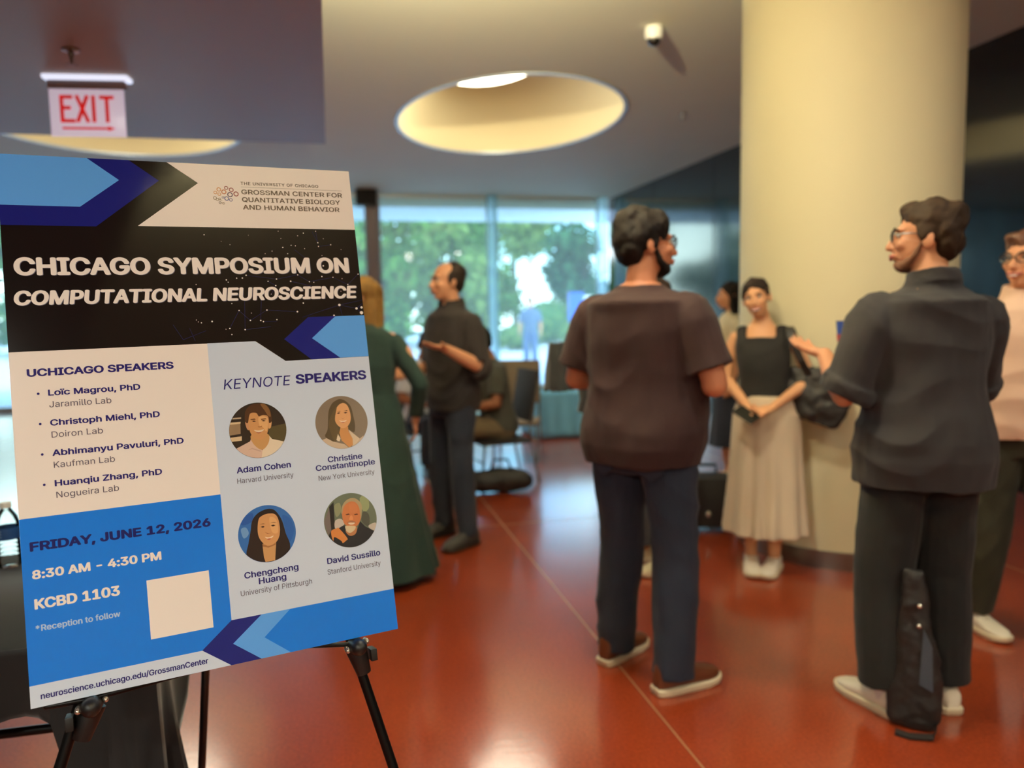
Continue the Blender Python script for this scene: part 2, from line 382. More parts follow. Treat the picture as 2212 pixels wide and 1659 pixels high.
# things on the ceilings
t = thing('security_camera', 'small cream dome camera with dark eye under the ceiling left of the column', 'camera', (2.38, 5.40, HC))
m = MB(); m.lathe([(.062, 0), (.066, -.02), (.066, -.06), (.058, -.085)], (2.38, 5.40, HC)); build('housing', m, MATS['white_plastic'], t)
m = MB(); m.ell((2.38, 5.40, HC - .085), (.05, .05, .048)); build('lens_dome', m, mat('smoked_dome', (14, 16, 14), .06, coat=1), t)
def sprinkler(x, y, z, label):
    t = thing('sprinkler_head', label, 'sprinkler', (x, y, z), 0, 'ceiling sprinklers')
    m = MB(); m.lathe([(.035, 0), (.035, -.006), (.012, -.012), (.010, -.03)], (x, y, z)); build('escutcheon', m, M_STEEL, t)
    m = MB(); m.lathe([(.008, -.03), (.006, -.055), (.012, -.06)], (x, y, z)); build('stem', m, M_STEEL, t)
    m = MB()
    for a in range(8): d = Vector((math.cos(a * math.pi / 4), math.sin(a * math.pi / 4), 0)); m.box(Vector((x, y, z - .062)) + d * .014, (.02, .006, .003), Matrix.Rotation(a * math.pi / 4, 3, 'Z'))
    build('deflector', m, M_STEEL, t)
sprinkler(-1.038, 3.730, ZS, 'chrome sprinkler head on the low ceiling just above the exit sign')
sprinkler(3.69, 7.63, HC, 'small sprinkler head on the pale ceiling between oval light and column')

# exit sign
EX, EY = -1.085, 4.10
t = thing('exit_sign', 'lit white exit sign with red letters and arrow hanging from the low ceiling', 'sign', (EX, EY, ZS))
ry = Matrix.Rotation(R(-6), 3, 'Z')
m = MB(); m.box((EX + .005, EY + .01, ZS - .012), (.385, .085, .022), ry); build('canopy', m, mat('exit_canopy', (215, 218, 220), .3, emit=(225, 232, 255), estr=1.0), t, bevel=.010)
m = MB(); m.box((EX + .005, EY + .005, ZS - .045), (.345, .045, .04), ry); build('housing', m, mat('exit_housing', (150, 140, 140), .4), t, bevel=.004)
pc = Vector((EX + .0, EY, ZS - .17)); 
m = MB(); m.box(pc, (.335, .012, .225), ry); build('panel', m, mat('exit_panel', (225, 214, 226), .25, emit=(226, 212, 232), estr=.50), t, bevel=.002)
M_EXRED = mat('exit_red', (200, 22, 18), .4, emit=(225, 30, 24), estr=.45)
def ex(x, z): return pc + ry @ Vector((x, -.0075, z))
def stroke(m, a, b, w):
    a, b = Vector(a), Vector(b); d = (b - a).normalized(); nn = Vector((-d.y, d.x)) * w / 2
    q = [a + nn, a - nn, b - nn, b + nn]; m.add([ex(p.x, p.y) for p in q] + [ex(p.x, p.y) + ry @ Vector((0, -.003, 0)) for p in q], [(0, 1, 2, 3), (7, 6, 5, 4), (0, 4, 5, 1), (1, 5, 6, 2), (2, 6, 7, 3), (3, 7, 4, 0)])
LET = {'E': [((-.112, -.048), (-.112, .076)), ((-.120, .068), (-.062, .068)), ((-.112, .018), (-.072, .018)), ((-.120, -.042), (-.055, -.042))],
       'X': [((-.045, .076), (.004, -.048)), ((.004, .076), (-.045, -.048))], 'I': [((.030, .076), (.030, -.048))],
       'T': [((.090, .068), (.090, -.048)), ((.058, .068), (.122, .068))]}
for ch, st in LET.items():
    m = MB()
    for a, b in st: stroke(m, a, b, .0165)
    build('letter', m, M_EXRED, t, smooth=False)
m = MB(); stroke(m, (-.115, -.076), (.10, -.076), .010); q = [(.09, -.064), (.09, -.088), (.122, -.076)]
m.add([ex(*p) for p in q] + [ex(*p) + ry @ Vector((0, -.003, 0)) for p in q], [(0, 1, 2), (5, 4, 3), (0, 3, 4, 1), (1, 4, 5, 2), (2, 5, 3, 0)]); build('arrow', m, M_EXRED, t, smooth=False)

# dark box on the slim post
t = thing('wall_speaker', 'black box mounted high on the slim post beside the poster top corner', 'speaker', (.65, YF - .42, 3.2))
m = MB(); m.box((.648, YF - .56, 3.36), (.345, .22, .27)); build('cabinet', m, M_BLACK, t, bevel=.01)
m = MB(); m.box((.648, YF - .675, 3.36), (.31, .01, .235)); build('grille', m, mat('speaker_grille', (24, 22, 20), .8, bump=.3, bscale=400), t, smooth=False)
m = MB(); m.tube([(.72, YF - .46, 3.36), (.74, YF - .42, 3.36)], .02, rnd=False); build('bracket', m, M_BLACK, t)

# ================================================================== THE POSTER ON ITS EASEL
BO = Vector((-.544, 1.498, 1.734)); BX = Vector((.975, .223, .014)).normalized(); BY = Vector((.061, -.206, -.977)); BY = (BY - BX * BX.dot(BY)).normalized(); BN = BX.cross(BY)
BW, BH = .607, .921; KU, KV = BW / .61, BH / .914
ps = thing('poster_board', 'large symposium poster board with blue arrows and portraits standing on the easel', 'poster')
pc0 = BO + BX * BW / 2 + BY * BH
ps.matrix_basis = Matrix(((BX.x, -BY.x, -BN.x, pc0.x), (BX.y, -BY.y, -BN.y, pc0.y), (BX.z, -BY.z, -BN.z, pc0.z), (0, 0, 0, 1)))
def pl(u, v, z=0.0): return Vector((u * KU / 1000 - BW / 2, BH - v * KV / 1000, z / 1000))   # millimetres on the sheet -> board
def bw(u, v, z=0.0): return ps.matrix_basis @ pl(u, v, z)
M_FOAM = mat('foam_board', (238, 234, 226), .7, var=.02)
m = MB(); m.box((0, BH / 2, -.0028), (BW, BH, .005)); build('board', m, M_FOAM, ps, local=True, smooth=False)
PR = dict(rough=.6, spec=.04, coat=.9, coat_rough=.09, bump=.006, bscale=45)
def ink(name, col): return mat('ink_' + name, col, **PR)
I_W, I_GW, I_BLUE, I_LB, I_NAVY, I_BLK = ink('white', (240, 232, 224)), ink('pale_grey_blue', (204, 218, 236)), ink('blue', (12, 122, 232)), ink('light_blue', (92, 166, 246)), ink('navy', (16, 26, 122)), ink('black', (9, 6, 8))
I_TXT, I_GREYT, I_BROWN, I_NET = ink('text_navy', (40, 34, 112)), ink('text_grey', (92, 84, 100)), ink('text_brown', (98, 84, 70)), ink('net_blue', (34, 44, 110))
FACE = [I_W, I_GW, I_BLUE, I_LB, I_NAVY, I_BLK, I_NET]
m = MB()
def poly(pts, z, mi): m.add([pl(u, v, z) for u, v in pts], [tuple(range(len(pts)))], mi)
m.add([pl(0, 0, 0), pl(610, 0, 0), pl(610, 914, 0), pl(0, 914, 0)], [(0, 1, 2, 3)], 0)
poly([(0, 0), (610, 0), (610, 342), (0, 342)], .10, 5)                                  # black band with the top panel
poly([(267, 0), (318.6, 37.8), (210.2, 122.5), (610, 122.5), (610, 0)], .20, 0)
poly([(0, 0), (203.7, 0), (251.4, 36.2), (143.4, 124.6), (0, 124.6)], .22, 4)
poly([(0, 0), (136.5, 0), (185.5, 38.2), (120.5, 89.6), (0, 89.6)], .32, 3)
poly([(310, 341.5), (394.6, 341.5), (447.4, 382), (610, 382), (610, 838), (310, 838)], .12, 1)
poly([(0, 342), (310, 342), (310, 616.5), (0, 616.5)], .14, 0)
poly([(394.6, 341.0), (447.4, 382), (610, 382), (610, 341)], .16, 5)
poly([(498.2, 298.8), (610, 298.8), (610, 381.6), (496.3, 381.6), (448.5, 340.2)], .24, 4)
poly([(551.5, 298.9), (610, 298.9), (610, 381.6), (552.9, 381.6), (501.5, 340.6)], .34, 3)
poly([(0, 616.5), (310, 616.5), (310, 879.5), (0, 879.5)], .16, 2)
poly([(0, 879.5), (258, 879.5), (303.4, 914), (0, 914)], .18, 1)
poly([(310, 838), (610, 838), (610, 914), (303.4, 914), (258, 879.3)], .20, 4)
poly([(361.5, 838), (610, 838), (610, 914), (354.7, 914), (309.3, 878.5)], .28, 3)
poly([(412.5, 838), (610, 838), (610, 914), (406.3, 914), (362.9, 878.7)], .36, 2)
poly([(179.3, 745.5), (279.5, 745.5), (279.5, 844), (179.3, 844)], .26, 0)             # plain white square
LINES = [(561.9,276.6,487,298.8),(561.9,276.6,609,267.8),(561.9,276.6,595.7,284.5),(561.9,276.6,565.5,297.2),(595.7,284.5,609,274),(595.7,284.5,607.8,282.8),(605.6,293.5,595.7,284.5),(413.3,304.7,438,305.4),(378.7,318.9,426.2,314.9),(389.6,215,445.1,223),(445.1,223,486.2,215),(486.2,215,507.5,228.8),(507.5,228.8,554.8,220.6),(554.8,220.6,583.3,235.6),(583.3,235.6,606.6,214.5),(371,282.2,351.7,315.7),(371,282.2,389.7,301.7),(389.7,301.7,421.7,282.7),(421.7,282.7,478.5,287.6),(532.4,157.9,557.2,154.3),(531.9,150.4,529.7,127.1),(531.9,150.4,522.5,127.3),(428.9,227.1,442.5,235.6),(442.5,235.6,432.6,252.2),(413.1,263.1,408.6,302.6),(382.7,262.4,378.7,318.9),(485.1,165,503,180.4),(471.5,227.6,510.5,237.1),(282,312,290,336),(255,305,270,333),(270,333,310,318)]
for (a, b, c, d) in LINES:
    p, q = Vector((a, b)), Vector((c, d)); nn = (q - p).normalized(); nn = Vector((-nn.y, nn.x)) * .22; poly([p + nn, q + nn, q - nn, p - nn], .28, 6)
STARS = [(321.1,137.3,1.1),(350.3,149.7,.5),(365.6,155.8,.7),(400.6,137.1,.5),(457.1,128.1,.7),(460.8,142.7,.7),(505.3,131.2,.9),(493.5,136.8,.9),(529.7,127.1,.9),(543.5,142.1,.7),(531.9,150.4,1.1),(532.4,157.9,1.1),(557.2,154.3,1.1),(577,163.9,.7),(462.8,160.5,1.3),(479.2,156.1,.9),(487.3,157,.9),(504.7,162.6,.7),(441.8,167.8,.9),(428.5,172.9,.7),(471,172.8,.9),(537.5,176.4,.7),(537.9,197.3,1.5),(389.6,215,1.3),(382.3,220.3,1.3),(372.1,220.5,1.1),(353.3,223.5,1.3),(356.3,227.9,.9),(445.1,223,1.3),(428.9,227.1,1.1),(471.5,227.6,1.5),(486.2,215,1.1),(507.5,228.8,1.1),(515.9,230.2,.9),(533,218.8,1.3),(554.8,220.6,1.1),(583.3,235.6,1.1),(606.6,214.5,1.1),(572.9,223.4,.7),(442.5,235.6,1.3),(432.6,252.2,.7),(567.9,248.9,.7),(491.5,271,1.3),(561.9,276.6,2.5),(595.7,284.5,2.4),(606.2,282.8,2.4),(605,293.5,3.4),(549,297.2,1.6),(359.3,268.7,.9),(371,282.2,1.1),(421.7,282.7,1.3),(478.5,287.6,1.6),(392.8,287.8,.7),(389.7,301.7,1.3),(408.6,302.6,1.3),(413.3,304.7,1.3),(438.4,301.9,1.1),(321.8,301.3,1.5),(303.2,303.2,1.1),(298,301.4,.7),(295,297.7,.7),(351.7,315.7,1.3),(344.8,316.8,.7),(378.7,318.9,1.3),(354.3,327.2,1.1),(299.8,231.6,.9)]
for (u, v, r) in STARS: poly([(u + r * math.cos(k * math.pi / 6), v + r * math.sin(k * math.pi / 6)) for k in range(12)], .62, 0)
build('printed_sheet', m, FACE, ps, local=True, smooth=False)

# lettering -------------------------------------------------------------
FONT = None
try: FONT = bpy.data.fonts.load(os.path.join(bpy.utils.system_resource('DATAFILES'), 'fonts', 'Inter.woff2'))
except Exception: FONT = None
def text_mesh(s, weight=0.0, shear=0.0, space=1.0):
    """The outlines of a line of text, filled by winding number (overlapping strokes stay solid)."""
    c = bpy.data.curves.new('t', 'FONT'); c.body = s; c.size = 1.0; c.shear = shear; c.space_character = space
    if FONT: c.font = FONT
    o = bpy.data.objects.new('t', c); COL.objects.link(o); dg = bpy.context.evaluated_depsgraph_get(); dg.update()
    cu = o.evaluated_get(dg).to_curve(dg); loops = []
    for sp_ in cu.splines:
        bp = sp_.bezier_points; n = len(bp); L = []
        for i in range(n):
            p, q = bp[i], bp[(i + 1) % n]; p0, p1, p2, p3 = [Vector(v[:2]) for v in (p.co, p.handle_right, q.handle_left, q.co)]
            d = p3 - p0; l = max(d.length, 1e-9); bend = max(abs(d.x * (w - p0).y - d.y * (w - p0).x) / l for w in (p1, p2))
            k = 1 if bend < .002 else 5
            L += [p0 * (1 - t) ** 3 + p1 * 3 * t * (1 - t) ** 2 + p2 * 3 * t * t * (1 - t) + p3 * t ** 3 for t in [j / k for j in range(k)]]
        L = [v for i, v in enumerate(L) if (v - L[i - 1]).length > 1e-5]
        if len(L) > 2: loops.append(L)
    bpy.data.objects.remove(o)
    groups = []                                                     # one group of loops per glyph (x ranges that overlap)
    for L in loops:
        x0, x1 = min(v.x for v in L), max(v.x for v in L); hit = [g for g in groups if g[0] < x1 - .002 and x0 < g[1] - .002]
        for g in hit: groups.remove(g)
        groups.append([min([x0] + [g[0] for g in hit]), max([x1] + [g[1] for g in hit]), sum([g[2] for g in hit], []) + [L]])
    V_, F_ = [], []
    for _, _, Ls in groups:
        vs = [v for L in Ls for v in L]; es = []; k = 0
        for L in Ls: es += [(k + i, k + (i + 1) % len(L)) for i in range(len(L))]; k += len(L)
        ov, _, of, *_ = delaunay_2d_cdt(vs, es, [], 0, 1e-6)
        for f in of:
            cx_ = sum(ov[i].x for i in f) / len(f); cy_ = sum(ov[i].y for i in f) / len(f); wn = 0
            for L in Ls:
                for i in range(len(L)):
                    p, q = L[i - 1], L[i]
                    if (p.y <= cy_) != (q.y <= cy_):
                        if p.x + (cy_ - p.y) * (q.x - p.x) / (q.y - p.y) > cx_: wn += 1 if q.y > p.y else -1
            if wn: F_.append(tuple(i + len(V_) for i in f))
        V_ += [(v.x, v.y) for v in ov]
    return V_, F_
_cap = []
def cap_h():
    if not _cap: v, _ = text_mesh('H'); _cap.extend([max(p[1] for p in v), min(p[1] for p in v)])
    return _cap
def put(mb, s, u0, u1, base, cap, weight=0.0, shear=0.0, z=.5, mi=0, space=1.0):
    v, f = text_mesh(s, 0, shear, space); hi, lo = cap_h(); x0, x1 = min(p[0] for p in v), max(p[0] for p in v)
    ky = cap / (hi - lo); w = weight * ky * 1.15; cap2 = cap - 1.2 * w; ky = cap2 / (hi - lo)
    kx = (u1 - u0 - 2 * w) / (x1 - x0)
    offs = [(0, 0)] + ([(w * math.cos(k * math.pi / 4), .6 * w * math.sin(k * math.pi / 4)) for k in range(8)] if w > 0 else [])
    for k, (ox, oy) in enumerate(offs):
        mb.add([pl(u0 + w + ox + (p[0] - x0) * kx, base - .6 * w + oy - (p[1] - lo) * ky, z + k * .004) for p in v], f, mi)
def words(name, items, mats, label=None):
    out = []
    for it in items:
        mb = MB(); kw = dict(it[5]); mt = mats[kw.pop('mi', 0)]; put(mb, *it[:5], **kw)
        out.append(build(it[6] if len(it) > 6 else name, mb, mt, ps, local=True, smooth=False))
    return out
BOLD, SEMI = .034, .020
SH = ink('shadow_grey', (92, 92, 112))
words('headline', [('CHICAGO SYMPOSIUM ON', 16.2, 590.4, 212.8, 31.3, dict(weight=BOLD, z=.40, mi=1), 'headline_shadow'), ('COMPUTATIONAL NEUROSCIENCE', 13.6, 601.2, 264.2, 25.2, dict(weight=BOLD, shear=.12, z=.40, mi=1), 'headline_shadow'),
      ('CHICAGO SYMPOSIUM ON', 15.2, 589.4, 212.0, 31.3, dict(weight=BOLD)), ('COMPUTATIONAL NEUROSCIENCE', 12.6, 600.3, 263.4, 25.2, dict(weight=BOLD, shear=.12))], [I_W, SH], 'white capital headline')
words('centre_name_line', [('THE UNIVERSITY OF CHICAGO', 395, 544.3, 37.8, 6.0, dict(weight=SEMI, space=1.1)), ('GROSSMAN CENTER FOR', 395, 590.9, 56.3, 9.2, dict(weight=SEMI)),
      ('QUANTITATIVE BIOLOGY', 395, 585.3, 71.4, 9.2, dict(weight=SEMI)), ('AND HUMAN BEHAVIOR', 395.4, 582.4, 86.4, 9.2, dict(weight=SEMI))], [I_BROWN], 'brown capital lettering')
m = MB(); m.add([pl(395.3, 41.8, .5), pl(591, 41.8, .5), pl(591, 42.3, .5), pl(395.3, 42.3, .5)], [(0, 1, 2, 3)]); build('rule_line', m, I_BROWN, ps, local=True, smooth=False)
RINGS = [(347.8,54.9,3.2,0),(354.5,48.6,4,0),(354.7,57.8,3.2,0),(363.3,53,4.6,1),(368.1,45.1,3.7,2),(377,48.5,4.3,2),(385.1,56.3,4.8,2),(374,58.1,5,3),(367.3,66,4.2,4),(374.7,68.3,3.2,4),(360.8,64.2,2.2,4),(346.3,65.7,3.4,5),(350.5,68.6,2.6,5),(354.5,67.4,2.4,5),(355,74.5,2.4,6),(361,75.5,2.2,6)]
m = MB()
for (u, v, r, c) in RINGS:
    m.rings([[pl(u + q * math.cos(k * math.pi / 12), v + q * math.sin(k * math.pi / 12), .5) for k in range(24)] for q in (r, r * .66)], cap=False, mi=c)
for a, b in (((351, 67), (359, 70)), ((355, 73), (361, 75.5)), ((360, 64.5), (364, 62))):
    p, q = Vector(a), Vector(b); nn = (q - p).normalized(); nn = Vector((-nn.y, nn.x)) * .4; m.add([pl(*(p + nn), .5), pl(*(q + nn), .5), pl(*(q - nn), .5), pl(*(p - nn), .5)], [(0, 1, 2, 3)], 5)
build('brain_logo', m, [ink('gold', (208, 142, 62)), ink('orange', (196, 112, 58)), ink('brick', (140, 48, 44)), ink('plum', (84, 64, 92)), ink('slate_blue', (84, 92, 150)), ink('khaki', (150, 138, 108)), ink('umber', (104, 88, 66))], ps, local=True, smooth=False)['label'] = 'brain logo of small coloured rings'
sp = [('UCHICAGO SPEAKERS', 24.2, 250.2, 384.5, 12.9, dict(weight=BOLD))]
for s1, a1, b1, v1 in (('Loïc Magrou, PhD', 53, 193.4, 418.2), ('Christoph Miehl, PhD', 53, 221.2, 468.7), ('Abhimanyu Pavuluri, PhD', 53.2, 256.4, 519.1), ('Huanqiu Zhang, PhD', 53.7, 217.3, 569.4)): sp.append((s1, a1, b1, v1, 10.3, dict(weight=SEMI + .006)))
for s1, a1, b1, v1 in (('Jaramillo Lab', 53.7, 146.5, 437.9), ('Doiron Lab', 54.1, 130.2, 488.6), ('Kaufman Lab', 54.3, 145.2, 538.8), ('Nogueira Lab', 55.1, 148, 588.6)): sp.append((s1, a1, b1, v1, 10.0, dict(weight=-.004, mi=1)))
words('speaker_list_line', sp, [I_TXT, I_GREYT], 'navy and grey list of speakers')
for v in (413.8, 464.5, 515, 565):
    m = MB(); m.add([pl(38.7 + 2 * math.cos(k * math.pi / 8), v + 2 * math.sin(k * math.pi / 8), .5) for k in range(16)], [tuple(range(16))])
    build('bullet_dot', m, I_TXT, ps, local=True, smooth=False)
words('keynote_line', [('KEYNOTE', 331.8, 452.9, 428.4, 18.2, dict(weight=-.006, shear=.16)), ('SPEAKERS', 462.4, 600.9, 427.4, 18.2, dict(weight=BOLD)),
      ('Adam Cohen', 341.1, 438.2, 582.9, 11, dict(weight=SEMI)), ('Harvard University', 340.6, 441.1, 601.5, 9.2, dict(weight=-.004, mi=1)),
      ('Christine', 508, 575.8, 582, 10.8, dict(weight=SEMI)), ('Constantinople', 483.7, 599.9, 595.8, 10.8, dict(weight=SEMI)), ('New York University', 487.4, 596.5, 614.5, 9.2, dict(weight=-.004, mi=1)),
      ('Chengcheng', 338, 434.1, 771, 11, dict(weight=SEMI)), ('Huang', 362, 410.7, 784.8, 11, dict(weight=SEMI)), ('University of Pittsburgh', 329.5, 456, 800.3, 9.2, dict(weight=-.004, mi=1)),
      ('David Sussillo', 487.6, 591.1, 770.6, 11, dict(weight=SEMI)), ('Stanford University', 486.5, 589.6, 789.6, 9.2, dict(weight=-.004, mi=1))], [I_TXT, I_GREYT], 'navy and grey keynote names')
words('date_line', [('FRIDAY, JUNE 12, 2026', 12.6, 289.3, 670, 15, dict(weight=.040))], [ink('date_navy', (14, 22, 100))], 'navy date line')
words('time_and_room_line', [('8:30 AM - 4:30 PM', 13.3, 205.6, 714.6, 14.3, dict(weight=BOLD)), ('KCBD 1103', 14, 138, 762.4, 16.6, dict(weight=BOLD)), ('*Reception to follow', 13.5, 136.1, 797, 9.6, dict(weight=SEMI, mi=1))], [I_W, ink('pale_blue', (176, 206, 240))], 'white time and room lines')
words('web_address', [('neuroscience.uchicago.edu/GrossmanCenter', 14.5, 266.4, 902.4, 9.4, dict(weight=SEMI))], [I_TXT], 'navy web address')

